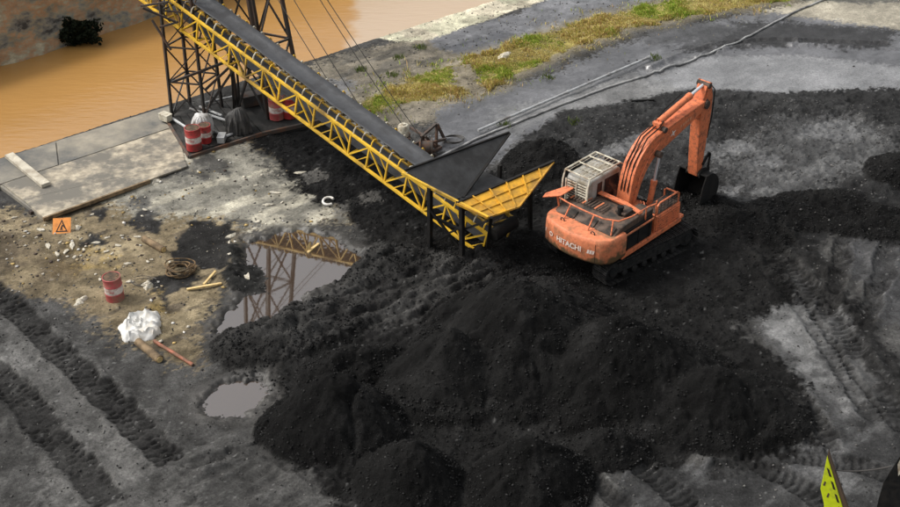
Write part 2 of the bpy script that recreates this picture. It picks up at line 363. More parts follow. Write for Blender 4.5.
coalA = zone([(205, 352), (240, 318), (290, 296), (345, 268), (372, 240), (350, 215), (300, 190), (270, 160), (240, 150), (260, 120), (320, 120), (400, 160), (480, 180), (540, 150), (600, 180),
              (690, 190), (740, 215), (800, 260), (790, 300), (740, 330), (800, 390), (820, 440), (720, 465), (600, 470), (580, 520), (380, 540), (300, 470), (260, 400), (215, 366)], 0.5, 0.9)
coalB = zone([(505, 150), (560, 112), (640, 104), (700, 92), (780, 96), (860, 92), (1000, 88), (1000, 300), (860, 250), (780, 215), (700, 215), (600, 190)], 0.5, 0.9)
paint(coalB, (0.030, 0.030, 0.030), 0.75)
greyp = zone([(720, 165), (780, 120), (860, 120), (890, 150), (885, 175), (845, 178), (800, 212), (765, 215), (735, 196)], 0.9, 1.0)
paint(greyp * 0.9, (0.052, 0.052, 0.052), 0.6); paint(greyp * sstep(0.5, 0.64, STRK) * 0.5, (0.075, 0.075, 0.074), 0.5)
for pz in ([(700, 150), (740, 145), (760, 152), (710, 160)], [(745, 165), (775, 160), (790, 168), (750, 172)], [(650, 190), (668, 185), (670, 205), (655, 210)], [(722, 195), (738, 190), (742, 205), (726, 210)],
           [(795, 132), (845, 128), (850, 138), (800, 140)], [(590, 160), (640, 140), (650, 150), (610, 170)]):
    paint(zone(pz, 0.5, 1.3) * 0.6, (0.13, 0.13, 0.13), 0.35)
grnd = zone([(740, 255), (800, 275), (860, 340), (900, 400), (900, 470), (860, 450), (810, 410), (770, 350), (730, 300)], 0.8, 0.9)
paint(grnd, (0.07, 0.07, 0.07), 0.7); paint(grnd * sstep(0.48, 0.6, SPOT) * 0.9, (0.145, 0.145, 0.143), 0.55)
paint(zone([(610, 470), (720, 462), (820, 440), (900, 430), (960, 560), (600, 560)], 0.6), (0.046, 0.046, 0.046), 0.75)
paint(zone([(830, 240), (900, 235), (960, 330), (880, 330)], 0.8), (0.055, 0.055, 0.056), 0.7)
paint(zone([(610, 470), (720, 462), (900, 430), (960, 560), (600, 560)], 0.6) * sstep(0.5, 0.64, STRK) * 0.8, (0.085, 0.085, 0.085))
paint(coalA, (0.0125, 0.0123, 0.012), 0.75)
paint(zone([(700, 205), (760, 222), (800, 212), (850, 186), (905, 178), (960, 200), (960, 240), (850, 236), (800, 262), (740, 235)], 0.5, 1.0), (0.02, 0.02, 0.02), 0.75)
coalM = sstep(0.02, 0.10, ME)
paint(coalM, (0.0080, 0.0078, 0.0076), 0.75)
for q_, m_ in enumerate(mounds):                     # each dumped load has its own fineness and dust
    own = (m_ >= ME - 0.06) * sstep(0.05, 0.3, m_); tone = (0.0080, 0.0065, 0.0085, 0.0058, 0.0082, 0.0062, 0.0105, 0.008, 0.009)[q_]
    paint(own * 0.8, (tone, tone * 0.985, tone * 0.96))
hgt_n = sstep(0.5, 0.8, fbm(XX, YY, 0.8, 4, 88)) * coalM; paint(hgt_n * 0.5, (0.022, 0.0215, 0.021))
apron = zone([(205, 352), (240, 318), (290, 296), (345, 268), (380, 245), (440, 262), (520, 268), (500, 290), (420, 320), (350, 335), (280, 368), (220, 368)], 0.6, 0.7)
paint(apron * 0.8, (0.028, 0.027, 0.026)); paint(apron * sstep(0.5, 0.62, STRK) * 0.7, (0.045, 0.044, 0.042))
coalC = zone([(235, 150), (330, 135), (420, 200), (430, 250), (350, 215), (290, 188)], 0.8, 1.2); paint(coalC * 0.8, (0.011, 0.011, 0.011))  # black coal on the ground below the conveyor
for pz in ([(300, 178), (318, 172), (325, 180), (308, 186)], [(360, 198), (378, 194), (384, 204), (366, 206)], [(330, 215), (350, 205), (340, 228)]): paint(zone(pz, 0.3, 0.5) * 0.7, (0.12, 0.115, 0.105), 0.6)
deckm = zone([(165, 118), (250, 92), (330, 85), (345, 118), (300, 132), (195, 160)], 0.5, 0.5); paint(deckm * 0.9, (0.022, 0.021, 0.02), 0.7)

# relief
rough_coal = np.maximum(coalA, np.maximum(coalB * 0.9, coalM))
coalBs = zone([(505, 150), (560, 112), (640, 104), (700, 92), (780, 96), (860, 92), (1000, 88), (1000, 300), (860, 250), (780, 215), (700, 215), (600, 190)], 1.2, 0.6, False)
Z += rough_coal * (_hash(np.round(XX * 20), np.round(YY * 20), 401) - 0.5) * 0.03 + rough_coal * (_hash(np.round(XX * 9), np.round(YY * 9), 402) ** 6) * 0.05
gul = (1 - np.abs(2 * fbm(XX, YY, 0.55, 3, 210) - 1)) ** 6; Z -= coalM * gul * 0.28 * sstep(0.15, 0.6, ME)
Z += ME + rough_coal * ((N3 - 0.45) * 0.16 + (N4 - 0.5) * 0.075) + coalBs * (N2 - 0.35) * 0.4 * (1 - 0.8 * greyp)
apronS = zone([(205, 352), (240, 318), (290, 296), (345, 268), (380, 245), (440, 262), (520, 268), (500, 290), (420, 320), (350, 335), (280, 368), (220, 368)], 1.0, 0.5, False)
Z += apronS * (0.12 + np.maximum(0, STRK - 0.45) * 0.6)
Z -= flat * 0.03
EXC = Vector((5.75, 37.14, 0)); EXZ = 0.12
kx = 1 - sstep(2.3, 3.2, np.sqrt((XX - EXC.x) ** 2 + (YY - EXC.y) ** 2))
Z[:] = Z * (1 - kx) + (EXZ - 0.01 + 0.10 * (N3 - 0.4) + 0.03 * N4) * kx
ramp = zone([(135, 188), (160, 160), (205, 135), (260, 128), (275, 142), (215, 168)], 1.2, 0.3, False); Z[:] = Z * (1 - ramp) + (0.27 + 0.03 * N3) * ramp
fu = G(430, 250) - G(205, 355); fu = fu.normalized(); fv = (XX * -fu.y + YY * fu.x) + (N2 - 0.5) * 0.7
furr = np.sin(fv * 2 * math.pi / 0.55 + 3 * N1) * (0.3 + N2)
Z += apronS * furr * 0.075 + zone([(400, 300), (470, 275), (580, 275), (640, 300), (560, 330), (440, 340)], 1.0, 0.5, False) * furr * 0.06
rut = np.maximum(0, np.sin((XX * 0.62 + YY * 0.785) * 9 + N2 * 9)) ** 3
Z += zone([(220, 420), (300, 470), (380, 520), (160, 520), (180, 450)], 0.8, 1.0, False) * (STRK - 0.5) * 0.4
# wheel and crawler tracks pressed into the ground
def tracks(px, width, depth, pitch, dark, chev=0.25, colr=(0.015, 0.0147, 0.0143), berm=0.05):
    P = catmull(GP(px), 8)
    x0, y0 = P.min(0) - 1.5; x1, y1 = P.max(0) + 1.5
    i0, i1 = np.searchsorted(GX, [x0, x1]); j0, j1 = np.searchsorted(GY, [y0, y1]); sl = (slice(j0, j1), slice(i0, i1))
    x, y = XX[sl], YY[sl]
    lat, arc, L = path_coord(x, y, P); w = width / 2
    lat = lat + (N3[sl] - 0.5) * 0.34 + (N2[sl] - 0.5) * 0.3
    edge = 1 - sstep(w * 0.82, w * 1.08, np.abs(lat)); ends = sstep(0, 0.6, arc) * (1 - sstep(L - 0.6, L, arc)); m_ = edge * ends * (1 - coalM[sl])
    m_ = sstep(0.25, 0.75, m_ + (N4[sl] - 0.5) * 0.9 * (m_ > 0.01) * (m_ < 0.99)); ph = arc / pitch * 2 * math.pi + np.abs(lat) / w * chev * 2 * math.pi + N2[sl] * 6.0 + N3[sl] * 2.0
    wear = sstep(0.30, 0.48, fbm(x, y, 1.3, 3, 140))
    lug = np.zeros(x.shape, np.float32)
    for q_ in range(3):                                # three rows of lug pits, each pit with its own depth, some missing
        c0 = (-0.62, 0.0, 0.62)[q_] * w; u_ = arc / pitch + 0.37 * q_ + chev * np.abs(lat) / w * 1.6 + (N3[sl] - 0.5) * 1.1 + (N4[sl] - 0.5) * 0.5
        fr_ = u_ - np.floor(u_); amp = _hash(np.floor(u_), np.full(x.shape, q_ + 11.0), 300 + len(px))
        pit = sstep(0.08, 0.22, fr_) * (1 - sstep(0.5, 0.68, fr_)) * (1 - sstep(0.22 * w, 0.36 * w, np.abs(lat - c0 + (N4[sl] - 0.5) * 0.12)))
        lug = np.maximum(lug, pit * (0.35 + 0.65 * amp) * (amp > 0.12))
    if chev > 0.3:                                     # crawler prints: close-set bars bent to a shallow chevron
        p2 = arc / pitch * 2 * math.pi + np.abs(lat) / w * chev * 2 * math.pi + N2[sl] * 3.0 + (N4[sl] - 0.5) * 1.2
        lug = sstep(-0.1, 0.7, np.sin(p2)) * (0.55 + 0.45 * _hash(np.floor(p2 / 6.2832), np.sign(lat) + 3, 77))
    lug = lug * (0.3 + 0.7 * wear) + 0.25 * (1 - wear) * N3[sl]
    Z[sl] += m_ * (-depth * 0.35 - depth * lug) + (np.exp(-((np.abs(lat) - w * 1.15) / 0.16) ** 2)) * ends * berm * (0.2 + 2.6 * N3[sl] * N2[sl] * 2) * (1 - coalM[sl])
    if dark:
        mm = m_ * dark * (0.78 + 0.22 * np.clip(lug * 1.2, 0, 1)) * sstep(0.22, 0.4, N2[sl] * 0.6 + N4[sl] * 0.3)
        COL[sl] = COL[sl] * (1 - mm[..., None]) + np.array(colr, np.float32) * mm[..., None]
tracks([(-60, 255), (0, 298), (50, 345), (110, 402), (178, 470)], 0.9, 0.085, 0.24, 0.97, 0.12, berm=0.03)
tracks([(-40, 340), (0, 378), (50, 436), (120, 515)], 1.0, 0.085, 0.24, 0.97, 0.12, berm=0.03)
tracks([(720, 222), (775, 258), (825, 318), (868, 380), (915, 440)], 0.95, 0.10, 0.22, 0.85, 0.35, berm=0.04)
tracks([(758, 262), (800, 310), (842, 372), (880, 430)], 0.75, 0.09, 0.22, 0.7, 0.35)
tracks([(890, 225), (882, 280), (858, 335)], 0.7, 0.10, 0.26, 0.6, 0.3)
tracks([(845, 240), (835, 290), (815, 330)], 0.6, 0.10, 0.26, 0.6, 0.3)
tracks([(640, 432), (720, 455), (800, 490), (850, 530)], 0.8, 0.085, 0.22, 0.7, 0.35)
tracks([(600, 445), (650, 480), (700, 520)], 0.7, 0.085, 0.22, 0.7, 0.35)
tracks([(575, 462), (612, 500), (640, 530)], 0.6, 0.085, 0.22, 0.7, 0.35)
tracks([(700, 480), (780, 462), (860, 470), (930, 500)], 0.7, 0.085, 0.22, 0.7, 0.35)
tracks([(790, 385), (815, 420), (838, 462)], 0.6, 0.085, 0.22, 0.7, 0.35)
tracks([(180, 470), (260, 455), (330, 490)], 0.5, 0.05, 0.3, 0.2, 0.1)
tracks([(640, 75), (740, 45), (900, 48)], 0.5, 0.03, 0.3, 0.0)

# windrow of coal pushed up outside the curving crawler track
wr = catmull(GP([(690, 200), (750, 214), (800, 250), (845, 305), (885, 365), (925, 430)]), 8)
lat_, arc_, L_ = path_coord(XX, YY, wr); wd_ = np.exp(-((lat_ + (N2 - 0.5) * 1.3 + (N3 - 0.5) * 0.7) / 0.42) ** 2) * sstep(0, 1.0, arc_) * (1 - sstep(L_ - 2.0, L_, arc_))
Z += wd_ * (0.03 + 0.16 * N2 * N3 * 2 + 0.10 * (N3 - 0.4) + 0.05 * (N4 - 0.5)); paint(sstep(0.2, 0.7, wd_ + (N4 - 0.5) * 0.9 * (wd_ > 0.02) + (N3 - 0.5) * 0.5 * (wd_ > 0.02)) * 0.9, (0.014, 0.0138, 0.0135), 0.75)
# puddles: hollows filled by flat water sheets
PUD = [([(243, 241), (300, 231), (332, 240), (364, 262), (340, 277), (305, 297), (284, 316), (268, 332), (214, 337), (210, 326), (236, 300), (238, 268)], 'shallow grey puddle mirroring the steel tower beside the coal'),
       ([(196, 398), (222, 383), (264, 379), (266, 400), (244, 416), (205, 418)], 'small grey puddle at the left foot of the coal pile')]
isl = (zone([(222, 272), (236, 266), (256, 268), (268, 278), (262, 292), (246, 297), (226, 294), (216, 284)], 0.45, 0.7, False) + 0.8 * zone([(222, 250), (240, 247), (248, 256), (244, 268), (226, 268)], 0.4, 0.7, False)) * (0.12 + 0.22 * N3)
WATZ = 0.0
for pz, lab in PUD:
    P = GP(pz); s_ = poly_sd(XX, YY, P) + warp * 0.6 - 0.12
    k = 1 - sstep(-0.35, 0.12, s_)
    Z[:] = Z * (1 - k) + (-0.10 + 0.04 * N3) * k
    ring = (1 - sstep(0.0, 0.6, np.abs(s_))) * (1 - coalM); paint(ring * 0.8, (0.03, 0.027, 0.023), 0.35)
Z += isl; paint(sstep(0.08, 0.16, isl), (0.02, 0.02, 0.019), 0.8)
# quay platform footing, river bed, far bank
riv = sstep(-0.05, 0.25, YY - near_y)
Z = Z * (1 - riv) - 2.2 * riv
farm = sstep(1.7, 2.1, YY - far_y)
Z = Z * (1 - farm) + (1.9 + 0.3 * N2) * farm
paint(farm, (0.11, 0.10, 0.06)); paint(riv * (1 - farm), (0.2, 0.12, 0.05))
# drier, dustier crests and general mottling (mineral colour, not light)
mott = 0.45 + 1.1 * N3; wet_ = np.clip(flat + back * 0.6, 0, 1); mott = mott * (1 - wet_ * 0.75) + wet_ * 0.75; mott2 = (0.55 + 0.9 * N2) * (0.6 + 0.8 * STRK * (1 - coalM) + 0.4 * coalM) * (0.85 + 0.3 * N4)
COL *= (mott * mott2)[..., None]
grit = _hash(np.round(XX * 16), np.round(YY * 16), 77)
COL += (((grit > 0.994) & (riv < 0.1) & (wet_ < 0.3) & (coalM < 0.3))[..., None] * np.array((0.07, 0.07, 0.068), np.float32)) * (0.4 + 0.6 * (1 - coalM))[..., None]

ny, nx = XX.shape
me = bpy.data.meshes.new('ground')
nv = nx * ny
me.vertices.add(nv)
me.vertices.foreach_set('co', np.stack([XX, YY, Z], -1).astype(np.float32).ravel())
idx = np.arange(nv, dtype=np.int32).reshape(ny, nx)
q = np.stack([idx[:-1, :-1], idx[:-1, 1:], idx[1:, 1:], idx[1:, :-1]], -1).reshape(-1, 4)
me.loops.add(q.size); me.loops.foreach_set('vertex_index', q.ravel())
me.polygons.add(len(q)); me.polygons.foreach_set('loop_start', np.arange(0, q.size, 4, dtype=np.int32))
me.polygons.foreach_set('use_smooth', np.ones(len(q), bool))
me.update(calc_edges=True)
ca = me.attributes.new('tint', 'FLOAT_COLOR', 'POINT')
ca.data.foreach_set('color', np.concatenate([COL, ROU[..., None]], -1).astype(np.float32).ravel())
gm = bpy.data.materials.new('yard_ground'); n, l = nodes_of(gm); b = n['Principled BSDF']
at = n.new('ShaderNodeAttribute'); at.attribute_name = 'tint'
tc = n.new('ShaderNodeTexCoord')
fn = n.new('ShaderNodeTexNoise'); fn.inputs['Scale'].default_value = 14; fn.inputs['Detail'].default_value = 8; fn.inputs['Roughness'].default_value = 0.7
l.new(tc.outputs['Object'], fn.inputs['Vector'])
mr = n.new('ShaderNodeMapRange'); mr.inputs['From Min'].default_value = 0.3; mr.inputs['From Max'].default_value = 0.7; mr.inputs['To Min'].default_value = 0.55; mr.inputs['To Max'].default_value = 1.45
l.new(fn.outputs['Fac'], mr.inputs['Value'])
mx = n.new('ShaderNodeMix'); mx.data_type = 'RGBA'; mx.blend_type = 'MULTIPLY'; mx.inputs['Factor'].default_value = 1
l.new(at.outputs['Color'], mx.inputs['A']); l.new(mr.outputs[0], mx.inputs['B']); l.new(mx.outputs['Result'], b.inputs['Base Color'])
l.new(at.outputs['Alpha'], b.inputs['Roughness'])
spr = n.new('ShaderNodeMapRange'); spr.inputs['From Min'].default_value = 0.35; spr.inputs['From Max'].default_value = 0.72; spr.inputs['To Min'].default_value = 0.6; spr.inputs['To Max'].default_value = 0.06
l.new(at.outputs['Alpha'], spr.inputs['Value']); l.new(spr.outputs[0], b.inputs['Specular IOR Level'])
fn2 = n.new('ShaderNodeTexNoise'); fn2.inputs['Scale'].default_value = 22; fn2.inputs['Detail'].default_value = 6; fn2.inputs['Roughness'].default_value = 0.75
l.new(tc.outputs['Object'], fn2.inputs['Vector'])
bs = n.new('ShaderNodeMapRange'); bs.inputs['From Min'].default_value = 0.3; bs.inputs['From Max'].default_value = 0.7; bs.inputs['To Min'].default_value = 0.05; bs.inputs['To Max'].default_value = 0.9
l.new(at.outputs['Alpha'], bs.inputs['Value'])
bp = n.new('ShaderNodeBump'); bp.inputs['Distance'].default_value = 0.05
l.new(bs.outputs[0], bp.inputs['Strength']); l.new(fn2.outputs['Fac'], bp.inputs['Height']); l.new(bp.outputs[0], b.inputs['Normal'])
me.materials.append(gm)
kind(link('ground', me), 'structure')

def ground_z(x, y):
    i = min(max(int(np.searchsorted(GX, x)) - 1, 0), nx - 2); j = min(max(int(np.searchsorted(GY, y)) - 1, 0), ny - 2)
    tx, ty = (x - GX[i]) / (GX[i + 1] - GX[i]), (y - GY[j]) / (GY[j + 1] - GY[j])
    return float((Z[j, i] * (1 - tx) + Z[j, i + 1] * tx) * (1 - ty) + (Z[j + 1, i] * (1 - tx) + Z[j + 1, i + 1] * tx) * ty)
def on(px, py):
    # point of the ground surface seen at a pixel (three refinement steps)
    z = 0.0
    for _ in range(4):
        p = G(px, py, z); z = ground_z(p.x, p.y)
    return Vector((p.x, p.y, z))

# ------------------------------------------------------------------ water
def water_mat(name, base, rough, wave, wscale, spec=0.5, pale_part=None):
    m = bpy.data.materials.new(name); n, l = nodes_of(m); b = n['Principled BSDF']
    b.inputs['Roughness'].default_value = rough; b.inputs['Specular IOR Level'].default_value = spec
    g = n.new('ShaderNodeNewGeometry')
    t = n.new('ShaderNodeTexNoise'); t.inputs['Scale'].default_value = 0.35; t.inputs['Detail'].default_value = 7; t.inputs['Roughness'].default_value = 0.6
    mp = n.new('ShaderNodeMapping'); mp.inputs['Rotation'].default_value = (0, 0, -0.6); mp.inputs['Scale'].default_value = (0.35, 1.4, 1)
    l.new(g.outputs['Position'], mp.inputs['Vector']); l.new(mp.outputs[0], t.inputs['Vector'])
    mxx = n.new('ShaderNodeMix'); mxx.data_type = 'RGBA'; mxx.inputs['A'].default_value = (*[c * 0.86 for c in base], 1); mxx.inputs['B'].default_value = (*[min(1, c * 1.12) for c in base], 1)
    l.new(t.outputs['Fac'], mxx.inputs['Factor']); out = mxx.outputs['Result']
    if pale_part:  # blends the water into a second, paler colour towards the right
        x0, wd, c2 = pale_part
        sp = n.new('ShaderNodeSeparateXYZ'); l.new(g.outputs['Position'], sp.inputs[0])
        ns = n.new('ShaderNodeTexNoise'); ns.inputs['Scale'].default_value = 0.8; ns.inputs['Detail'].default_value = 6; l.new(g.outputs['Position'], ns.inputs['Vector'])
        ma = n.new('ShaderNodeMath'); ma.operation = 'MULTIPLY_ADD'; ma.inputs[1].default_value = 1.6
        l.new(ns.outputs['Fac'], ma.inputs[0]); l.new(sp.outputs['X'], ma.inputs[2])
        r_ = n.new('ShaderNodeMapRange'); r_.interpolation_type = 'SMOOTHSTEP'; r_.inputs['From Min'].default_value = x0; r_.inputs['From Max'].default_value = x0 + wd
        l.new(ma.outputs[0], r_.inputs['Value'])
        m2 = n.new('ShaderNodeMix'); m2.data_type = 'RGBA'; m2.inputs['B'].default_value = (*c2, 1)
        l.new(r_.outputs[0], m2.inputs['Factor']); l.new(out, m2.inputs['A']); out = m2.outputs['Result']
    l.new(out, b.inputs['Base Color'])
    if wave:
        w = n.new('ShaderNodeTexNoise'); w.inputs['Scale'].default_value = wscale; w.inputs['Detail'].default_value = 4
        l.new(mp.outputs[0], w.inputs['Vector'])
        bp = n.new('ShaderNodeBump'); bp.inputs['Strength'].default_value = wave; bp.inputs['Distance'].default_value = 0.05
        l.new(w.outputs['Fac'], bp.inputs['Height']); l.new(bp.outputs[0], b.inputs['Normal'])
    return m
rb = MB()
def far_line(x, off=0.0): return fb0.y + (x - fb0.x) * fdir.y / fdir.x + off
xs = [-300, -60, -20, 0, 20, 60, 300]
near_i = lambda x: float(np.interp(x, bank_pts[:, 0], bank_pts[:, 1]))
def near_ext(x):
    if x < bank_pts[0, 0]: return bank_pts[0, 1]
    if x > bank_pts[-1, 0]: return bank_pts[-1, 1]
    return near_i(x)
xs = sorted(set([-300, 300] + list(bank_pts[:, 0]) + list(np.linspace(-40, 40, 17))))
va = [(x, near_ext(x) - 0.5, RIVZ) for x in xs] + [(x, max(far_line(x, 0.9), near_ext(x)), RIVZ) for x in xs]
k = len(xs); rb.add(va, [(i, i + 1, k + i + 1, k + i) for i in range(k - 1)])
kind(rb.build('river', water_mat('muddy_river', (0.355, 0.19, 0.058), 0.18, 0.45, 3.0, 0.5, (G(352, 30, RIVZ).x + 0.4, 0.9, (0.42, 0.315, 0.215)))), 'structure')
pm = water_mat('puddle_water', (0.05, 0.034, 0.024), 0.02, 0.03, 3.0, 1.0)
pm.node_tree.nodes['Principled BSDF'].inputs['Coat Weight'].default_value = 1.0; pm.node_tree.nodes['Principled BSDF'].inputs['Coat Roughness'].default_value = 0.02; pm.node_tree.nodes['Principled BSDF'].inputs['Coat IOR'].default_value = 1.85
for pz, lab in PUD:
    P = GP(pz); c = P.mean(0); pb = MB(); Q = c + (P - c) * 1.3
    pb.add([(x, y, WATZ) for x, y in Q], [tuple(range(len(Q)))])
    o = kind(pb.build('puddle', pm), 'structure'); o['label'] = lab

# ------------------------------------------------------------------ far river wall
def wall_mat():
    m = bpy.data.materials.new('stained_quay_wall'); n, l = nodes_of(m); b = n['Principled BSDF']; b.inputs['Roughness'].default_value = 0.85
    g = n.new('ShaderNodeNewGeometry'); mp = n.new('ShaderNodeMapping'); mp.inputs['Scale'].default_value = (0.8, 0.8, 1.3); l.new(g.outputs['Position'], mp.inputs['Vector'])
    t = n.new('ShaderNodeTexNoise'); t.inputs['Scale'].default_value = 0.9; t.inputs['Detail'].default_value = 9; t.inputs['Roughness'].default_value = 0.68; l.new(mp.outputs[0], t.inputs['Vector'])
    r_ = n.new('ShaderNodeValToRGB'); cr = r_.color_ramp; cr.elements[0].position = 0.36; cr.elements[0].color = (0.05, 0.046, 0.04, 1); cr.elements[1].position = 0.66; cr.elements[1].color = (0.48, 0.42, 0.29, 1)
    for p, c in ((0.42, (0.17, 0.165, 0.145, 1)), (0.48, (0.26, 0.235, 0.165, 1)), (0.54, (0.38, 0.22, 0.115, 1)), (0.60, (0.33, 0.30, 0.21, 1))): e = cr.elements.new(p); e.color = c
    l.new(t.outputs['Fac'], r_.inputs['Fac'])
    t2 = n.new('ShaderNodeTexNoise'); t2.inputs['Scale'].default_value = 3.0; t2.inputs['Detail'].default_value = 8; l.new(mp.outputs[0], t2.inputs['Vector'])
    m2 = n.new('ShaderNodeMix'); m2.data_type = 'RGBA'; m2.blend_type = 'OVERLAY'; m2.inputs['Factor'].default_value = 0.35
    l.new(r_.outputs['Color'], m2.inputs['A']); l.new(t2.outputs['Fac'], m2.inputs['B']); l.new(m2.outputs['Result'], b.inputs['Base Color'])
    bp = n.new('ShaderNodeBump'); bp.inputs['Strength'].default_value = 0.6; bp.inputs['Distance'].default_value = 0.12; l.new(t2.outputs['Fac'], bp.inputs['Height']); l.new(bp.outputs[0], b.inputs['Normal'])
    return m
M['bankwall'] = wall_mat()
def bank_frame(s, z, off):
    nrm = Vector((-fdir.y, fdir.x, 0)); p = fb0 + fdir * s + nrm * off; return Vector((p.x, p.y, z))
wb = MB(); ns, nz = 220, 14; g_ = random.Random(3)
wz = np.linspace(RIVZ - 0.6, 2.15, nz)
for j in range(nz):
    for i in range(ns):
        s_ = -12 + i * 0.2; t = (wz[j] + 1.6) / 3.75
        o_ = float(fbm(np.array([s_]), np.array([wz[j] * 1.3]), 0.7, 4, 91)[0] - 0.5) * 0.4
        wb.v.append(tuple(bank_frame(s_, wz[j], 0.25 + 0.55 * t + o_)))
wb.f += [(j * ns + i, j * ns + i + 1, (j + 1) * ns + i + 1, (j + 1) * ns + i) for j in range(nz - 1) for i in range(ns - 1)]
ow = thing('river_wall', 'stained brown and grey retaining wall across the orange river', 'wall', fb0)
o = wb.build('wall_face', M['bankwall'], None, True); o.parent = ow; o.location = -fb0
cb = MB(); cb.prism([(-12, 0.5), (32, 0.5), (32, 2.2), (-12, 2.2)], 2.15, 2.38, lambda a, b_, h: bank_frame(a, h, b_) - fb0)
cb.build('coping', M['concbeam'], ow, bevel=0.03)
rb_ = MB(); rb_.beam(bank_frame(-12, 2.43, 0.62) - fb0, bank_frame(32, 2.43, 0.62) - fb0, 0.09, 0.06); rb_.build('edge_strip', M['yellow'], ow)

def leaves(mb, c, r, n, size, rg, squash=0.8):
    for _ in range(n):
        u = Vector((rg.gauss(0, 1), rg.gauss(0, 1), rg.gauss(0, 1))).normalized() * (rg.random() ** 0.45)
        lump = 0.75 + 0.35 * math.sin(u.x * 5 + 1) * math.cos(u.y * 4 + u.z * 3)
        p = Vector(c) + Vector((u.x * r[0], u.y * r[1], u.z * r[2])) * lump
        d = Vector((rg.gauss(0, 1), rg.gauss(0, 1), rg.gauss(0, 0.7))).normalized(); e = d.orthogonal().normalized()
        s_ = size * rg.uniform(0.6, 1.4); mb.add([p - d * s_, p + e * s_ * 0.45, p + d * s_, p - e * s_ * 0.45], [(0, 1, 2, 3)])
sc_ = bank_frame((G(83, 45, RIVZ) - fb0).dot(fdir), RIVZ + 0.15, 0.0)
sh = thing('river_shrub', 'dark rounded shrub growing at the water line of the far wall', 'shrub', sc_)
lb = MB(); leaves(lb, (0, -0.05, 0.5), (1.25, 0.6, 0.8), 4200, 0.1, rnd); lb.build('foliage', M['shrub'], sh)
tb = MB(); [tb.tube([(x, 0.2, -0.4), (x * 1.5, 0.05, 0.2), (x * 2.2, -0.1, 0.8)], [0.04, 0.03, 0.012], 6) for x in (-0.25, 0.0, 0.3)]; tb.build('stem', M['wood'], sh)

# ------------------------------------------------------------------ quay slabs
SLZ = 0.30
conc = mat('quay_concrete', (0.34, 0.295, 0.22), 0.75, dirt=(0.14, 0.13, 0.11), dscale=0.8, damount=0.5, bump=0.2, bscale=12, var=0.5, coords='Object', dsharp=0.14)
conc2 = mat('quay_concrete_dark', (0.30, 0.265, 0.20), 0.7, dirt=(0.10, 0.10, 0.095), dscale=0.4, damount=0.55, bump=0.2, bscale=12, var=0.25, dsharp=0.3)
def lerp(a, b, t): return (a[0] + (b[0] - a[0]) * t, a[1] + (b[1] - a[1]) * t)
L0 = ((-60, 177.5), (172, 104.8)); L1 = ((-60, 204), (178, 125)); L1b = ((1, 184), (178, 125.5)); L2 = ((22, 200), (186, 161)); L3 = ((43, 218), (188, 166))
qs = MB(); qp = [L0[0], L0[1], L1[1], L2[1], L3[1], L3[0], (0, 186), L1[0]]
qs.prism([tuple(G(x, y, SLZ - 0.05)[:2]) for x, y in qp], -0.6, SLZ - 0.05); kind(qs.build('quay_pavement', conc2), 'structure')
quay = bpy.data.objects['quay_pavement']
def slab(a, b, t0, t1, m, z=SLZ):
    p = [G(*lerp(*a, t0), z), G(*lerp(*a, t1), z), G(*lerp(*b, t1), z), G(*lerp(*b, t0), z)]; c = sum(p, Vector()) / 4
    p = [c + (q_ - c) * (1 - 0.035 / max(0.5, (q_ - c).length)) for q_ in p]
    MB().prism([(q_.x, q_.y) for q_ in p], z - 0.06, z + rnd.uniform(-0.008, 0.008)).build('slab', m, quay, bevel=0.012)
for t0, t1 in ((0, 0.5), (0.5, 1)): slab(L0, L1, t0, t1, conc2)
for t0, t1 in ((0, 1),): slab(L1b, L2, t0, t1, conc)
for t0, t1 in ((0, 1),): slab(L2, L3, t0, t1, conc)
e0, e1 = G(43, 219.5, SLZ - 0.03), G(150, 181, SLZ - 0.03)
tm = MB(); tm.beam(e0, e1, 0.09, 0.14); tm.build('edge_timber', M['wood'], quay, bevel=0.01)
p_ = G(30, 212, 0.2); tag(MB().beam((p_.x, p_.y, ground_z(p_.x, p_.y) - 0.1), (p_.x + 0.05, p_.y, 0.26), 0.16, 0.12).build('quay_post', M['towerm'], bevel=0.01), 'short dark post under the corner of the pale slab', 'post')
def beam_thing(name, a, b, w, h, m, label, cat, bevel=0.012, group=None):
    a, b = Vector(a), Vector(b); c = (a + b) / 2; o = MB().beam(a - c, b - c, w, h).build(name, m, None, bevel=bevel); o.location = c
    return tag(o, label, cat, group)
beam_thing('concrete_beam', G(9, 155, SLZ + 0.09), G(46, 185, SLZ + 0.09), 0.34, 0.14, M['concbeam'], 'pale straight beam lying across the quay slabs at the left', 'beam')

# ------------------------------------------------------------------ warning sign
a, b_ = G(52.5, 234, 0.12), G(70.5, 233, 0.12); a.z = ground_z(a.x, a.y) - 0.02; b_.z = a.z
ex = (b_ - a); W = ex.length; ex.normalize(); ez = Vector((0.0, 0.62, 0.8)).normalized(); en = ex.cross(ez).normalized()
if en.y > 0: en = -en
sg = thing('warning_sign', 'square orange warning sign with a black triangle leaning at the slab edge', 'sign', a)
sfr = lambda u, v, h: ex * u + ez * v + en * h
MB().prism([(0, 0), (W, 0), (W, 0.56), (0, 0.56)], 0, 0.015, sfr).build('plate', M['signorange'], sg)
tb = MB(); T = [(0.10, 0.07), (W - 0.10, 0.07), (W / 2, 0.51)]; c = ((T[0][0] + T[1][0] + T[2][0]) / 3, (T[0][1] + T[1][1] + T[2][1]) / 3); Ti = [(c[0] + (x - c[0]) * 0.72, c[1] + (y - c[1]) * 0.72) for x, y in T]
for i in range(3): j = (i + 1) % 3; tb.prism([T[i], T[j], Ti[j], Ti[i]], 0.0165, 0.019, sfr)
tb.build('triangle', M['signblack'], sg)
fb_ = MB(); cx = W / 2
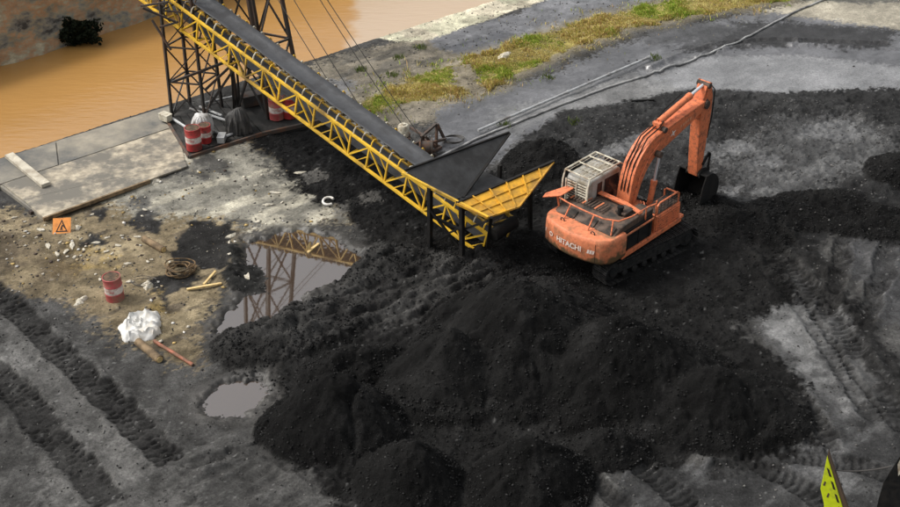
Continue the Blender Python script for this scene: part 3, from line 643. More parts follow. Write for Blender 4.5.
for poly in ([(cx - 0.06, 0.13), (cx - 0.03, 0.13), (cx + 0.01, 0.24), (cx - 0.025, 0.26)], [(cx + 0.0, 0.13), (cx + 0.035, 0.13), (cx + 0.015, 0.22), (cx - 0.015, 0.22)], [(cx - 0.03, 0.24), (cx + 0.02, 0.22), (cx + 0.05, 0.31), (cx + 0.01, 0.33)], [(cx + 0.04, 0.27), (cx + 0.10, 0.19), (cx + 0.12, 0.21), (cx + 0.05, 0.31)], [(cx + 0.02, 0.34), (cx + 0.055, 0.34), (cx + 0.055, 0.375), (cx + 0.02, 0.375)]):
    fb_.prism(poly, 0.0165, 0.019, sfr)
fb_.build('symbol', M['signblack'], sg)

# ------------------------------------------------------------------ platform below the tower
PLZ = 0.36
pf = thing('steel_platform', 'dark dirty platform under the tower with drums on its edge', 'platform', G(250, 120))
pc = pf.location
pp = [(165, 116), (190, 156), (262, 133), (340, 116), (318, 90), (238, 92)]
MB().prism([tuple((G(x, y, PLZ) - pc)[:2]) for x, y in pp], 0.0 - 0.2, PLZ - 0.02).build('deck', M['deckm'], pf, bevel=0.02)
for (a, b_) in (((189, 157.5), (262, 134)), ((262, 134), (341, 116.5)), ((164, 116), (189, 157.5))):
    MB().beam(G(*a, PLZ - 0.05) - pc, G(*b_, PLZ - 0.05) - pc, 0.10, 0.16).build('edge_beam', M['rust'], pf, bevel=0.01)
g_ = random.Random(11)
for k in range(9):
    t = k / 9; a = lerp((172, 118), (240, 97), t); b_ = lerp((194, 152), (270, 130), t)
    MB().prism([tuple((G(x, y, PLZ) - pc)[:2]) for x, y in (a, lerp((172, 118), (240, 97), t + 0.098), lerp((194, 152), (270, 130), t + 0.098), b_)], PLZ - 0.015, PLZ + 0.02 + g_.uniform(0, 0.012)).build('deck_plank', M['deckm'], pf, bevel=0.006)

# ------------------------------------------------------------------ drums
drum_prof = [(0.27, 0), (0.29, 0.01), (0.29, 0.28), (0.302, 0.295), (0.29, 0.31), (0.29, 0.57), (0.302, 0.585), (0.29, 0.6), (0.29, 0.86), (0.297, 0.875), (0.285, 0.885), (0.27, 0.88), (0.265, 0.855), (0.02, 0.855)]
def drum(loc, label, m, sc=1.0, tilt=(0, 0), rz=0.0):
    t = thing('oil_drum', label, 'drum', loc, rz, 'red and white oil drums'); t.rotation_euler = (tilt[0], tilt[1], rz); t.scale = (sc,) * 3
    MB().lathe(drum_prof[:13], 28).build('shell', m, t, True)
    MB().lathe([(0.2925, 0.325), (0.2935, 0.33), (0.2935, 0.555), (0.2925, 0.56)], 28).build('white_band', M['drumwhite'], t, True)
    MB().lathe([(0.268, 0.84), (0.268, 0.868), (0.02, 0.87)], 24).build('lid', M['rusttop'], t, True)
    bb = MB(); bb.lathe([(0.035, 0.868), (0.035, 0.885), (0.02, 0.887)], 10, (0.17, 0.05, 0)); bb.build('bung', M['rusttop'], t)
    # stencilled mark on the band: a row of small dark strokes
    st = MB()
    for k in range(6):
        a0 = -1.75 + k * 0.085
        st.add([(0.2945 * math.cos(a), 0.2945 * math.sin(a), z) for a, z in ((a0, 0.41), (a0 + 0.05, 0.41), (a0 + 0.05, 0.47), (a0, 0.47))], [(0, 1, 2, 3)])
    st.build('stencil_mark', M['red'], t)
    return t
def onplat(px, py): return G(px, py, PLZ + 0.03)
drum(onplat(194.5, 148.5), 'red drum with white band at the near left corner of the platform', M['red'], 1.02)
drum(onplat(206, 141.5), 'smaller red drum tucked behind the corner drum beside the white bag', M['red'], 0.82, rz=1.2)
drum(onplat(277, 118), 'dull red drum with white band under the conveyor, left of a pair', M['red_faded'], 1.0, rz=0.5)
drum(onplat(290, 116.5), 'bright red drum under the conveyor, right of a pair', M['red'], 0.97, rz=0.3)
p_ = on(115.5, 298); drum((p_.x, p_.y, p_.z - 0.03), 'faded red drum with white band standing alone on tan mud', M['red_faded'], 1.0, (R(1.5), R(-1)), 0.0)

# ------------------------------------------------------------------ soft things
def soft(name, loc, size, m, label, cat, seed, folds=6, sag=0.3, n=40, rz=0.0, flat=False, fold_amp=0.16):
    mb = MB(); rows = 18; rg = random.Random(seed); ph = [rg.uniform(0, 6.28) for _ in range(8)]
    for j in range(rows):
        t = j / (rows - 1)
        for i in range(n):
            a = 2 * math.pi * i / n
            pr = (math.sin(math.acos(min(1, max(-1, (2 * (t ** (0.8 if not flat else 0.5)) - 1)))))) if flat else (1 - t ** 3.2) ** 0.5 * (1 - sag * 0.35 * t)
            w = 1 + fold_amp * math.sin(folds * a + ph[0] + 2.2 * t) * (0.8 - 0.4 * t) + 0.11 * math.sin(3 * a + ph[1] + 3 * t) + 0.09 * math.sin((folds * 2 + 1) * a + ph[2] - 4 * t)
            x, y = math.cos(a) * pr * w * size[0], math.sin(a) * pr * w * size[1]
            z = t * size[2] * (1 + 0.12 * math.sin(2 * a + ph[3]) * (1 - t) + 0.07 * math.sin(x / max(size[0], 0.01) * 3 + ph[4]) + 0.05 * math.sin(y / max(size[1], 0.01) * 4 + ph[5]))
            mb.v.append((x, y, max(0, z)))
    for j in range(rows - 1):
        for i in range(n): a, b_ = j * n + i, j * n + (i + 1) % n; mb.f.append((a, b_, b_ + n, a + n))
    mb.f.append(tuple(range(n))[::-1]); mb.f.append(tuple((rows - 1) * n + i for i in range(n)))
    o = mb.build(name, m, None, True); o.location = loc; o.rotation_euler = (0, 0, rz)
    return tag(o, label, cat)
soft('white_sack', onplat(203, 136), (0.42, 0.36, 1.02), M['greybag'], 'tall white bulk bag standing behind the corner drums on the platform', 'bag', 5)
soft('tarp_bundle', onplat(239, 131), (0.46, 0.42, 1.02), M['darktarp'], 'dark grey tarpaulin bundle on the platform right of the white bag', 'tarp', 9, folds=9)

def crumple(name, px, m, label, cat, h, seed):
    P = [on(x, y) for x, y in px]; c = sum(P, Vector()) / len(P); c.z = min(p.z for p in P) - 0.02
    rg = random.Random(seed); n = 64; Pn = np.array([[p.x - c.x, p.y - c.y] for p in P])
    a0, a1 = Pn.min(0), Pn.max(0); gx = np.linspace(a0[0] - 0.05, a1[0] + 0.05, n); gy = np.linspace(a0[1] - 0.05, a1[1] + 0.05, n)
    X, Y = np.meshgrid(gx, gy); s_ = poly_sd(X, Y, Pn) + (fbm(X, Y, 3.0, 3, seed) - 0.5) * 0.3
    k_ = np.sqrt(np.clip(-s_ / 0.35, 0, 1)); fold = 1 - np.abs(2 * fbm(X, Y, 2.6, 2, seed + 5) - 1) * 2.2; fold2 = fbm(X, Y, 6.5, 3, seed + 9)
    rdg = lambda f_, q_: (1 - np.abs(2 * vnoise(X + 0.25 * fold2, Y, f_, q_) - 1)) ** 3.5
    H_ = np.clip(-s_ / 0.12, 0, 1) * 0.05 + k_ * h * (0.25 + 0.55 * rdg(1.9, seed + 1) + 0.35 * rdg(4.1, seed + 2) + 0.15 * fold2)
    vi = -np.ones(X.shape, int); mb = MB()
    for j in range(n):
        for i in range(n):
            if s_[j, i] < 0.02: vi[j, i] = len(mb.v); mb.v.append((X[j, i], Y[j, i], H_[j, i]))
    for j in range(n - 1):
        for i in range(n - 1):
            q_ = (vi[j, i], vi[j, i + 1], vi[j + 1, i + 1], vi[j + 1, i])
            if min(q_) >= 0: mb.f.append(q_)
    o = mb.build(name, m, None, True); o.location = c
    sl_ = o.modifiers.new('thick', 'SOLIDIFY'); sl_.thickness = 0.03; sl_.offset = -1
    return tag(o, label, cat)
crumple('white_sheet', [(119, 328), (125, 320), (133, 314), (146, 311), (158, 314), (163, 324), (162, 333), (154, 340), (138, 343), (125, 341)], M['whitecloth'], 'large crumpled white sheet lying on the mud beside the round timbers', 'sheet', 0.4, 4)

# ------------------------------------------------------------------ loose timber, pipes, rope on the mud
def log(px0, px1, r, m, label, cat, name, r2=None, end=None):
    a, b_ = on(*px0), on(*px1); a.z += r * 0.75; b_.z += r * 0.75; c = (a + b_) / 2
    t = thing(name, label, cat, (c.x, c.y, c.z)); a -= c; b_ -= c; n_ = 6
    pts = [a + (b_ - a) * (i / n_) + Vector((rnd.uniform(-1, 1), rnd.uniform(-1, 1), rnd.uniform(-1, 1))) * r * 0.12 for i in range(n_ + 1)]
    MB().tube(pts, [r + ((r2 or r) - r) * i / n_ for i in range(n_ + 1)], 12).build('shaft', m, t, True)
    d = (b_ - a).normalized()
    MB().tube([b_ + d * 0.0, b_ + d * 0.02], (r2 or r) * 0.8, 12).build('cut_end', end or M['palewood'], t, True)
    return t
log((144, 241), (164, 252), 0.12, M['wood'], 'short round timber lying on mud right of the warning sign', 'log', 'timber_log')
log((138, 344), (160, 362), 0.125, M['wood'], 'short thick round timber below the crumpled white sheet', 'log', 'timber_log')
log((154, 342), (193, 366), 0.055, M['redpipe'], 'long thin red-brown pipe beside the crumpled white sheet', 'pipe', 'rusty_pipe', end=M['rust'])
def stick(px0, px1, w, m, label, name='wooden_batten', lift=0.0):
    a, b_ = on(*px0), on(*px1); a.z += w / 2 + lift; b_.z += w / 2 + lift
    return beam_thing(name, a, b_, w, w * 0.7, m, label, 'batten')
stick((187, 290.5), (222, 284.5), 0.09, M['palewood'], 'pale yellow batten lying flat beside the rope coil')
stick((204, 287), (216, 273.5), 0.08, M['palewood'], 'shorter pale yellow batten crossing the flat one near the rope coil', lift=0.06)
stick((308, 255), (319, 246), 0.10, M['palewood'], 'crooked pale branch sticking up from the mirroring puddle', 'broken_branch', 0.05)
a = on(301, 255); tag(MB().add([a + Vector(v) for v in ((0, 0, -0.1), (0.28, 0.1, -0.1), (0.3, 0.2, 0.42), (0.02, 0.1, -0.08), (0.3, 0.18, -0.1), (0.34, 0.24, 0.4))], [(0, 1, 2), (3, 5, 4), (0, 2, 5, 3), (1, 4, 5, 2), (0, 3, 4, 1)]).build('pale_board', M['palewood']), 'pale triangular board end standing in the mirroring puddle', 'board')
cr_ = on(181, 272); rt = thing('rope_coil', 'loose coil of brown rope on the mud', 'rope', cr_)
for k in range(7):
    r0 = rnd.uniform(0.25, 0.5); pts = []
    for i in range(33):
        a = 2 * math.pi * i / 32; rr = r0 * (1 + 0.12 * math.sin(3 * a + k)); pts.append((rr * math.cos(a) * 1.05 + 0.03 * math.sin(k * 2), rr * math.sin(a) * 0.9 + 0.03 * math.cos(k), 0.05 + 0.035 * k + 0.03 * math.sin(2 * a + k * 1.7)))
    MB().tube(pts, 0.026, 6, False).build('rope_turn', M['rope'], rt, True)
cr_ = on(141, 283); wt = thing('wire_tangle', 'thin dark wire tangle right of the lone drum', 'wire', cr_)
for k in range(4):
    r0 = rnd.uniform(0.2, 0.36); MB().tube([(r0 * math.cos(a) * 1.2 + 0.05 * k, r0 * math.sin(a) * 0.8, 0.04 + 0.03 * k + 0.04 * math.sin(2 * a + k)) for a in np.linspace(0, 5.6, 22)], 0.008, 5, False).build('wire_turn', M['cable'], wt, True)
for px, lab, sd_ in (([(143, 284), (149, 281), (152, 287), (146, 291)], 'small white rag right of the lone drum', 21), ([(73, 170 + 130), (86, 298), (85, 304), (75, 305)], 'flat pinkish scrap left of the lone drum', 22),
                     ([(149, 177), (158, 175), (160, 181), (152, 184)], 'bluish white rag at the front edge of the quay slab', 23), ([(590, 57 - 4), (597, 50), (607, 55), (600, 60)], 'white plastic sheet on the far grass verge', 24)):
    if sd_ == 24: px = [(497, 57), (503, 51), (511, 52), (506, 60), (499, 61)]
    crumple('rag', px, M['litter'], lab, 'rag', 0.16, sd_)
# horseshoe-shaped white hose piece
hc = on(328.5, 202); tag(MB().tube([hc + Vector((0.2 * math.cos(a), 0.26 * math.sin(a), 0.05)) for a in np.linspace(0.6, 5.4, 16)], 0.045, 8).build('hose_piece', M['whitecloth'], None, True), 'white curved hose piece on the black coal left of the conveyor', 'hose')

# ------------------------------------------------------------------ conveyor
T0, T1 = G(487, 234, 1.2), G(165, -4, 5.2)
cd = (T1 - T0); CL = cd.length; cdn = cd.normalized()
fl = Vector((cd.x, cd.y, 0)).normalized(); cside = Vector((-fl.y, fl.x, 0))
if cside.y < 0: cside = -cside                       # towards the far side of the belt
cup = cside.cross(cdn)
if cup.z < 0: cup = -cup
CW = 1.35; HEAD = CL + 5.0
conv = thing('conveyor', 'long yellow lattice conveyor with black rubber belt rising towards the river', 'conveyor', (T0.x, T0.y, 0.0))
co = Vector(conv.location)
def cp(s, w=0.0, u=0.0): return T0 + cdn * s + cside * w + cup * u - co
PAN = 0.92; DEP = 0.95; npan = int(HEAD / PAN); HEAD = npan * PAN
for w in (0.0, CW):
    MB().beam(cp(-0.1, w, 0), cp(HEAD, w, 0), 0.09, 0.10, cup).build('top_chord', M['yellow_truss'], conv, bevel=0.008)
    MB().beam(cp(0.3, w, -DEP), cp(HEAD, w, -DEP), 0.09, 0.10, cup).build('bottom_chord', M['yellow_truss'], conv, bevel=0.008)
    for k in range(npan + 1):
        s = k * PAN
        MB().beam(cp(s, w, -0.05), cp(s, w, -DEP + 0.05), 0.06, 0.06, cdn).build('truss_post', M['yellow_truss'], conv)
        if k < npan:
            sg_ = 1 if w == 0 else -1
            MB().beam(cp(s + 0.05, w - 0.008 * sg_, -DEP + 0.06 if k % 2 else -0.06), cp(s + PAN - 0.05, w - 0.008 * sg_, -0.06 if k % 2 else -DEP + 0.06), 0.05, 0.05, cside).build('truss_diagonal', M['yellow_truss'], conv)
            MB().beam(cp(s + 0.05, w + 0.03 * sg_, -DEP * 0.5), cp(s + PAN * 0.5, w + 0.03 * sg_, -0.06 if k % 2 else -DEP + 0.06), 0.035, 0.035, cside).build('truss_strut', M['yellow_truss'], conv)
for k in range(npan + 1):
    MB().beam(cp(k * PAN, 0.05, -DEP), cp(k * PAN, CW - 0.05, -DEP), 0.05, 0.05, cup).build('cross_member', M['yellow_truss'], conv)
# belt: shallow trough carried on idler sets
bm_ = MB(); prof = [(0.24, 0.33), (0.42, 0.24), (0.68, 0.20), (0.94, 0.24), (1.12, 0.33)]; nb = 60
for i in range(nb + 1):
    s = 0.15 + (HEAD - 0.3) * i / nb
    for w, u in prof: bm_.v.append(tuple(cp(s, w, u + 0.015 * math.sin(i * 1.9 + w * 5))))
for i in range(nb):
    for j in range(4): a = i * 5 + j; bm_.f.append((a, a + 1, a + 6, a + 5))
ob = bm_.build('belt', M['belt'], conv, True); so = ob.modifiers.new('thick', 'SOLIDIFY'); so.thickness = 0.025
bm_ = MB(); bm_.prism([(0.30, -0.72), (1.06, -0.72), (1.06, -0.70), (0.30, -0.70)], 0.25, HEAD - 0.4, lambda w, u, s: cp(s, w, u)); bm_.build('return_belt', M['belt'], conv)
idm = None; ni = int(HEAD / 0.44)
for k in range(ni):
    s = 0.2 + k * 0.44
    for sgn, w0 in ((1, 0.03), (-1, CW - 0.03)):
        pts = [cp(s, w0, 0.05), cp(s, w0 + 0.02 * sgn, 0.20), cp(s, w0 + 0.10 * sgn, 0.30), cp(s, w0 + 0.2 * sgn, 0.27), cp(s, w0 + 0.26 * sgn, 0.17)]
        MB().tube(pts, 0.028, 6).build('idler_bracket', M['cream'] if k % 3 else M['yellow_truss'], conv, True)
    MB().tube([cp(s, 0.30, 0.20), cp(s, 0.46, 0.13), cp(s, 0.90, 0.13), cp(s, 1.06, 0.20)], 0.055, 8).build('idler_roller', M['roller'], conv, True)
MB().tube([cp(-0.15, 0.12, 0.0), cp(-0.15, CW - 0.12, 0.0)], 0.22, 16).build('tail_pulley', M['black'], conv, True)
MB().tube([cp(HEAD - 0.2, 0.12, 0.02), cp(HEAD - 0.2, CW - 0.12, 0.02)], 0.24, 16).build('head_pulley', M['black'], conv, True)
for s, w in ((0.35, 0.0), (0.35, CW)):
    p = cp(s, w, -DEP); MB().beam(p + Vector((0, 0, 0.05)), (p.x, p.y, ground_z(p.x + co.x, p.y + co.y) - 0.1), 0.12, 0.12).build('tail_leg', M['black'], conv)

# ------------------------------------------------------------------ hopper
hp = thing('feed_hopper', 'steel feed hopper with dark inner plate and ribbed yellow side over the belt tail', 'hopper', (G(470, 265).x, G(470, 265).y, 0))
ho = Vector(hp.location)
def H(px, py, z): return G(px, py, z) - ho
def plate(pts, th, name, m, parent=hp):
    pts = [Vector(p) for p in pts]; nrm = Vector((0, 0, 0))
    for i in range(1, len(pts) - 1): nrm += (pts[i] - pts[0]).cross(pts[i + 1] - pts[0])
    nrm.normalize(); mb = MB(); n_ = len(pts); v = [p + nrm * th / 2 for p in pts] + [p - nrm * th / 2 for p in pts]
    mb.add(v, [tuple(range(n_)), tuple(range(n_, 2 * n_))[::-1]] + [(i, (i + 1) % n_, n_ + (i + 1) % n_, n_ + i) for i in range(n_)])
    return mb.build(name, m, parent), nrm
A1, A2 = H(402, 173, 3.2), H(488, 217.5, 2.5); Bt = H(509, 133, 3.15); Cb = H(462, 197, 2.35); Am = H(452, 200.5, 2.8); Dl = H(414, 182, 2.35)
plate([A1 + Vector((0.1, 0.12, 0.02)), Bt, Cb, Am + Vector((0.05, 0.08, -0.05))], 0.03, 'inner_plate', M['dark_plate'])
MB().beam(A1 + Vector((0.1, 0.12, 0.04)), Bt + Vector((0, 0, 0.02)), 0.07, 0.07).build('rim', M['black'], hp)
MB().beam(Bt + Vector((0.02, -0.02, 0)), Cb + Vector((0.03, -0.03, 0)), 0.09, 0.05).build('plate_edge', M['black'], hp)
E_, F_, G2, H2 = H(457, 203, 2.74), H(554, 162, 2.9), H(519, 207, 1.85), H(487, 218, 2.42)
pl_n = (F_ - E_).cross(H2 - E_).normalized()           # keep the panel flat: slide its outer lower corner along the sight line into the plane
for _z in np.linspace(1.2, 2.6, 281):
    q_ = H(519, 207, float(_z))
    if _z == 1.2 or abs((q_ - E_).dot(pl_n)) < abs((G2 - E_).dot(pl_n)): G2 = q_
po, pn = plate([E_, F_, G2, H2], 0.03, 'yellow_panel', M['yellow_panel'])
if pn.dot(Vector((0, 0, CAMH)) - (E_ + ho)) < 0: pn = -pn
MB().beam(E_, F_ + Vector((0, 0.0, 0.03)), 0.10, 0.09).build('panel_rim', M['black'], hp)
MB().beam(F_ + pn * 0.02, G2 + pn * 0.02, 0.06, 0.06).build('panel_edge', M['yellow_panel'], hp)
MB().beam(G2 + pn * 0.02, H2 + pn * 0.02, 0.06, 0.06).build('panel_edge', M['yellow_panel'], hp)
for t in (0.15, 0.32, 0.49, 0.66, 0.83):
    a = E_.lerp(F_, t) + pn * 0.035; b_ = (H2.lerp(G2, t / 0.55) if t < 0.55 else G2.lerp(F_, (t - 0.55) / 0.45)) + pn * 0.035
    MB().beam(a, b_, 0.05, 0.06, pn).build('panel_rib', M['yellow_panel'], hp)
for t in (0.33, 0.66):
    a = E_.lerp(H2, t) + pn * 0.03; b_ = F_.lerp(G2, t) + pn * 0.03
    MB().beam(a, b_, 0.04, 0.05, pn).build('panel_rib', M['yellow_panel'], hp)
MB().beam(A1, A2, 0.08, 0.10).build('near_rim', M['yellow_truss'], hp, bevel=0.008)
MB().beam(E_ + Vector((0, 0, -0.02)), A2, 0.09, 0.09).build('corner_rim', M['yellow_panel'], hp, bevel=0.008)
# dark lower skirt between rim and belt, front of which the coal lies
bk = MB(); bk.add([Cb, G2 + Vector((0.1, 0.2, 0)), H(528, 192, 1.95), H(484, 172, 2.2)], [(0, 1, 2, 3)])
ob = bk.build('chute_plate', M['dark_plate'], hp); so = ob.modifiers.new('thick', 'SOLIDIFY'); so.thickness = 0.03
def leg(px, py, top, w=0.14, m=M['black']):
    b0 = G(px, py) ; gz = ground_z(b0.x, b0.y); b0 = Vector((b0.x, b0.y, gz - 0.15)) - ho
    MB().beam(b0, top, w, w).build('leg', m, hp); return b0
l1 = leg(430, 257, A1.lerp(A2, 0.33)); l2 = leg(462, 270, A1.lerp(A2, 0.7)); l3 = leg(530, 236, H(530, 188, 2.0), 0.12); l4 = leg(498, 215, H(500, 165, 2.1), 0.12)
l5 = leg(487, 262, A2 + Vector((0.1, 0.1, -0.05)), 0.10)
MB().beam(l1 + Vector((0.0, 0.06, 0.25)), A1.lerp(A2, 0.7) + Vector((0, 0.06, -0.9)), 0.07, 0.07).build('brace', M['black'], hp)
MB().beam(l2 + Vector((0.0, 0.08, 0.3)), A1.lerp(A2, 0.33) + Vector((0, 0.08, -0.9)), 0.07, 0.07).build('brace', M['black'], hp)
MB().beam(l2 + Vector((0.0, -0.05, 1.2)), A2 + Vector((0, -0.05, -0.1)), 0.07, 0.07).build('brace', M['black'], hp)
MB().beam(l1 + Vector((0.0, 0, 1.35)), l2 + Vector((0, 0, 1.15)), 0.08, 0.08).build('brace', M['black'], hp)
MB().beam(l3 + Vector((0, 0, 1.5)), H(514, 205, 1.7), 0.06, 0.06).build('brace', M['black'], hp)
MB().beam(l2 + Vector((0, 0, 1.9)), l3 + Vector((0, 0, 1.9)), 0.08, 0.08).build('brace', M['black'], hp)

# ------------------------------------------------------------------ towers
def lattice(name, label, base, top, levels, w, bw, z0):
    c = sum((Vector(b) for b in base), Vector()) / 4; t = thing(name, label, 'tower', (c.x, c.y, z0))
    c = Vector((c.x, c.y, z0)); base = [Vector(b) - c for b in base]; top = [Vector(b) - c for b in top]
    P = lambda i, f: base[i % 4].lerp(top[i % 4], f)
    for i in range(4): MB().beam(base[i] + Vector((0, 0, -0.05)), top[i], w, w).build('post', M['towerm'], t)
    for k in range(levels):
        f0, f1 = k / levels, (k + 1) / levels
        for i in range(4):
            MB().beam(P(i, f1), P(i + 1, f1), bw, bw).build('girt', M['towerm'], t)
            MB().beam(P(i, f0), P(i + 1, f1), bw * 0.85, bw * 0.85).build('brace', M['towerm'], t)
            if (i + k) % 3 == 0: MB().beam(P(i + 1, f0), P(i, f1), bw * 0.85, bw * 0.85).build('brace', M['towerm'], t)
    return t
tz = PLZ + 0.02
b4 = [G(172, 116, tz), G(205, 119, tz), G(222, 107, tz), G(190, 104, tz)]
t4 = [Vector((p.x + dx, p.y + dy, 6.3)) for p, (dx, dy) in zip(b4, ((0.1, 0.1), (-0.05, 0.15), (-0.1, -0.1), (0.1, -0.1)))]
lattice('conveyor_tower', 'dark lattice tower carrying the near side of the conveyor above the river edge', b4, t4, 4, 0.10, 0.055, tz)
b4 = [G(238, 109, tz), G(268, 118, tz), G(303, 104, tz), G(270, 97, tz)]
cx_ = G(268, 107); t4 = [Vector((cx_.x - 0.9 + dx, cx_.y + 0.1 + dy, 11.5)) for dx, dy in ((-0.95, -0.15), (0.1, -0.6), (0.95, 0.15), (-0.1, 0.6))]
lattice('mast_tower', 'tall dark lattice mast rising out of frame behind the belt', b4, t4, 4, 0.13, 0.075, tz)
# outrigger frame left of the first tower, hung over the water
of = thing('outrigger_frame', 'thin dark outrigger frame projecting over the river left of the tower', 'frame', (b4[0].x, b4[0].y, tz))
oo = Vector(of.location); q0, q1 = G(171, 116, tz) - oo, Vector((0, 0, 0))
tp = G(172, 112, 5.2) - oo
for a, b_ in ((G(171, 50, 3.6), G(152, 20, 4.6)), (G(160, 27, 4.3), G(178, 22, 4.6)), (G(143, 8, 5.6), G(176, 22, 5.0)), (G(141, 6, 5.6), G(168, 2, 6.0))):
    MB().beam(a - oo, b_ - oo, 0.07, 0.07).build('bar', M['towerm'], of)
for (x, y, z), (x1, y1, z1) in (((205, 112, tz), (240, 60, 2.9)), ((172, 82, 2.1), (236, 58, 2.9)), ((205, 90, 1.6), (238, 59, 2.9)), ((236, 58, 2.9), (240, 108, tz)), ((231, 60, 2.9), (234, 108, tz))):
    MB().beam(G(x, y, z) - oo, G(x1, y1, z1) - oo, 0.09, 0.09).build('bar', M['towerm'], of)
cb_ = thing('cross_beams', 'pale steel pipes lying loose on the platform below the tower', 'pipes', onplat(215, 120)); c0 = Vector(cb_.location)
for a, b_ in (((190, 110), (230, 123)), ((200, 108), (222, 117)), ((173, 120), (196, 135)), ((205, 104), (262, 92)), ((225, 150 - 12), (245, 130)), ((213, 132), (226, 138))):
    MB().tube([onplat(*a) + Vector((0, 0, 0.06)) - c0, onplat(*b_) + Vector((0, 0, 0.06)) - c0], 0.055, 8).build('steel_pipe', M['pipe'], cb_, True)
# heap of dark gear on the deck
for i, (px, py, s_, lab) in enumerate(((252, 104, 0.5, 'dark machine box on the platform behind the tarpaulin'), (222, 141, 0.28, 'small grey crate between the white bag and the tarpaulin'), (166, 120, 0.3, 'pale small box at the far left corner of the platform'))):
    t = thing('gear_box', lab, 'box', onplat(px, py), 0.5 + i)
    MB().box((0, 0, s_ * 0.45), (s_ * 1.6, s_, s_ * 0.9)).build('case', (M['towerm'], M['pipe'], M['cream'])[i], t, bevel=0.02)
    MB().box((0, 0, s_ * 0.93), (s_ * 1.66, s_ * 1.06, s_ * 0.06)).build('lid', (M['rust'], M['pipe'], M['cream'])[i], t, bevel=0.01)
    MB().box((s_ * 0.82, 0, s_ * 0.5), (0.03, s_ * 0.3, 0.05)).build('handle', M['black'], t)

# ------------------------------------------------------------------ cables, winch, white tank
topm = Vector((cx_.x - 0.9, cx_.y + 0.1, 11.4))
win = G(421, 147)
for i, (px, py, zz, dx, lab) in enumerate(((424, 144, 0.5, 0.1, 'upper stay cable running from the mast to the winch'), (417, 148, 0.5, -0.1, 'second stay cable close below the upper one'), (398, 158, 0.4, -0.3, 'third stay cable ending beside the white tank'), (383, 160, 0.3, -0.5, 'lowest stay cable ending behind the belt'))):
    a = topm + Vector((dx, 0.1 * i, -0.25 - 1.3 * (i // 2) - 0.9 * (i == 3))); b_ = G(px, py, zz); b_.z = ground_z(b_.x, b_.y) + (zz if i < 2 else 0.02)
    c = (a + b_) / 2; o = MB().tube([a.lerp(b_, t) + Vector((0, 0, -0.35 * 4 * t * (1 - t))) - c for t in np.linspace(0, 1, 24)], 0.016, 5).build('stay_cable', M['cable'], None, True); o.location = c
    tag(o, lab, 'cable', 'stay cables from the mast')
wt = thing('cable_winch', 'rusty winch frame with drum and bent arms behind the hopper', 'winch', win); wg = Vector(win); wg.z = ground_z(win.x, win.y)
def wq(px, py, z): return G(px, py, z + wg.z) - win
for a, b_ in (((408, 148, 0.05), (433, 152, 0.05)), ((424, 140, 0.05), (440, 147, 0.05)), ((408, 148, 0.05), (424, 139, 0.05)), ((433, 152, 0.05), (441, 147, 0.05)), ((420, 150, 0.05), (424, 135, 0.75)), ((436, 148, 0.05), (425, 136, 0.72)),
              ((436, 146, 0.05), (437, 124, 0.9)), ((444, 138, 0.05), (437, 124, 0.9)), ((421, 137, 0.7), (436, 124, 0.9)), ((410, 127, 0.35), (424, 136, 0.6)), ((408, 148, 0.05), (436, 155, 0.1)), ((430, 143, 0.3), (445, 139, 0.2))):
    MB().beam(wq(*a), wq(*b_), 0.09, 0.09).build('frame_bar', M['rust'], wt)
MB().tube([wq(420, 148, 0.35), wq(432, 147, 0.35)], 0.26, 16).build('cable_drum', M['rust'], wt, True)
for q_ in ((420, 148, 0.35), (432, 147, 0.35)):
    a = wq(*q_); MB().tube([a - Vector((0.03, 0, 0)), a + Vector((0.03, 0, 0))], 0.36, 18).build('drum_flange', M['rust'], wt, True)
for k in range(3): MB().tube([wq(452, 141, 0.03) + Vector((0.4 * math.cos(a) + 0.05 * k, 0.3 * math.sin(a), 0.05 + 0.03 * k)) for a in np.linspace(0, 5.8, 20)], 0.02, 5, False).build('wire_loop', M['cable'], wt, True)
tw = on(404, 154); tt = thing('water_tank', 'small white tank on a thin steel stand beside the belt', 'tank', tw)
for dx, dy in ((-0.2, -0.2), (0.2, -0.2), (0.2, 0.2), (-0.2, 0.2)): MB().beam((dx * 1.1, dy * 1.1, -0.05), (dx, dy, 0.75), 0.05, 0.05).build('leg', M['rust'], tt)
MB().box((0, 0, 0.77), (0.52, 0.52, 0.05)).build('stand_top', M['rust'], tt)
MB().box((0, 0, 0.35), (0.44, 0.04, 0.04)).build('stand_brace', M['rust'], tt)
MB().lathe([(0.2, 0.8), (0.22, 0.82), (0.215, 1.2), (0.17, 1.26), (0.08, 1.27), (0.08, 1.31), (0.02, 1.31)], 18).build('tank_body', M['cream'], tt, True)

# ------------------------------------------------------------------ long pipes over the yard
def ground_pipe(px, r, m, label, lift):
    P = [on(*q_) for q_ in px]; P2 = catmull([list(p) for p in P], 10); c = Vector(P2.mean(0))
    pts = []
    for p in P2: pts.append(Vector((p[0], p[1], ground_z(p[0], p[1]) + r + lift)) - c)
    o = MB().tube(pts, r, 8).build('yard_pipe', m, None, True); o.location = c; return tag(o, label, 'pipe', 'pipes laid across the yard')
a, b_ = on(478, 134), on(649, 60.5); c = (a + b_) / 2; c.z += 0.1
t = thing('yard_pipe', 'straight galvanised pipe lying across the wet yard behind the hopper', 'pipe', c, 0, 'pipes laid across the yard')
for k in range(4):
    s0, s1 = k / 4, (k + 1) / 4 - 0.004
    MB().tube([a.lerp(b_, s0) - c + Vector((0, 0, 0.16)), a.lerp(b_, s1) - c + Vector((0, 0, 0.16))], 0.055, 10).build('pipe_length', M['pipe'], t, True)
    MB().tube([a.lerp(b_, s1 - 0.006) - c + Vector((0, 0, 0.16)), a.lerp(b_, s1 + 0.006) - c + Vector((0, 0, 0.16))], 0.075, 10).build('coupling', M['pipe'], t, True)
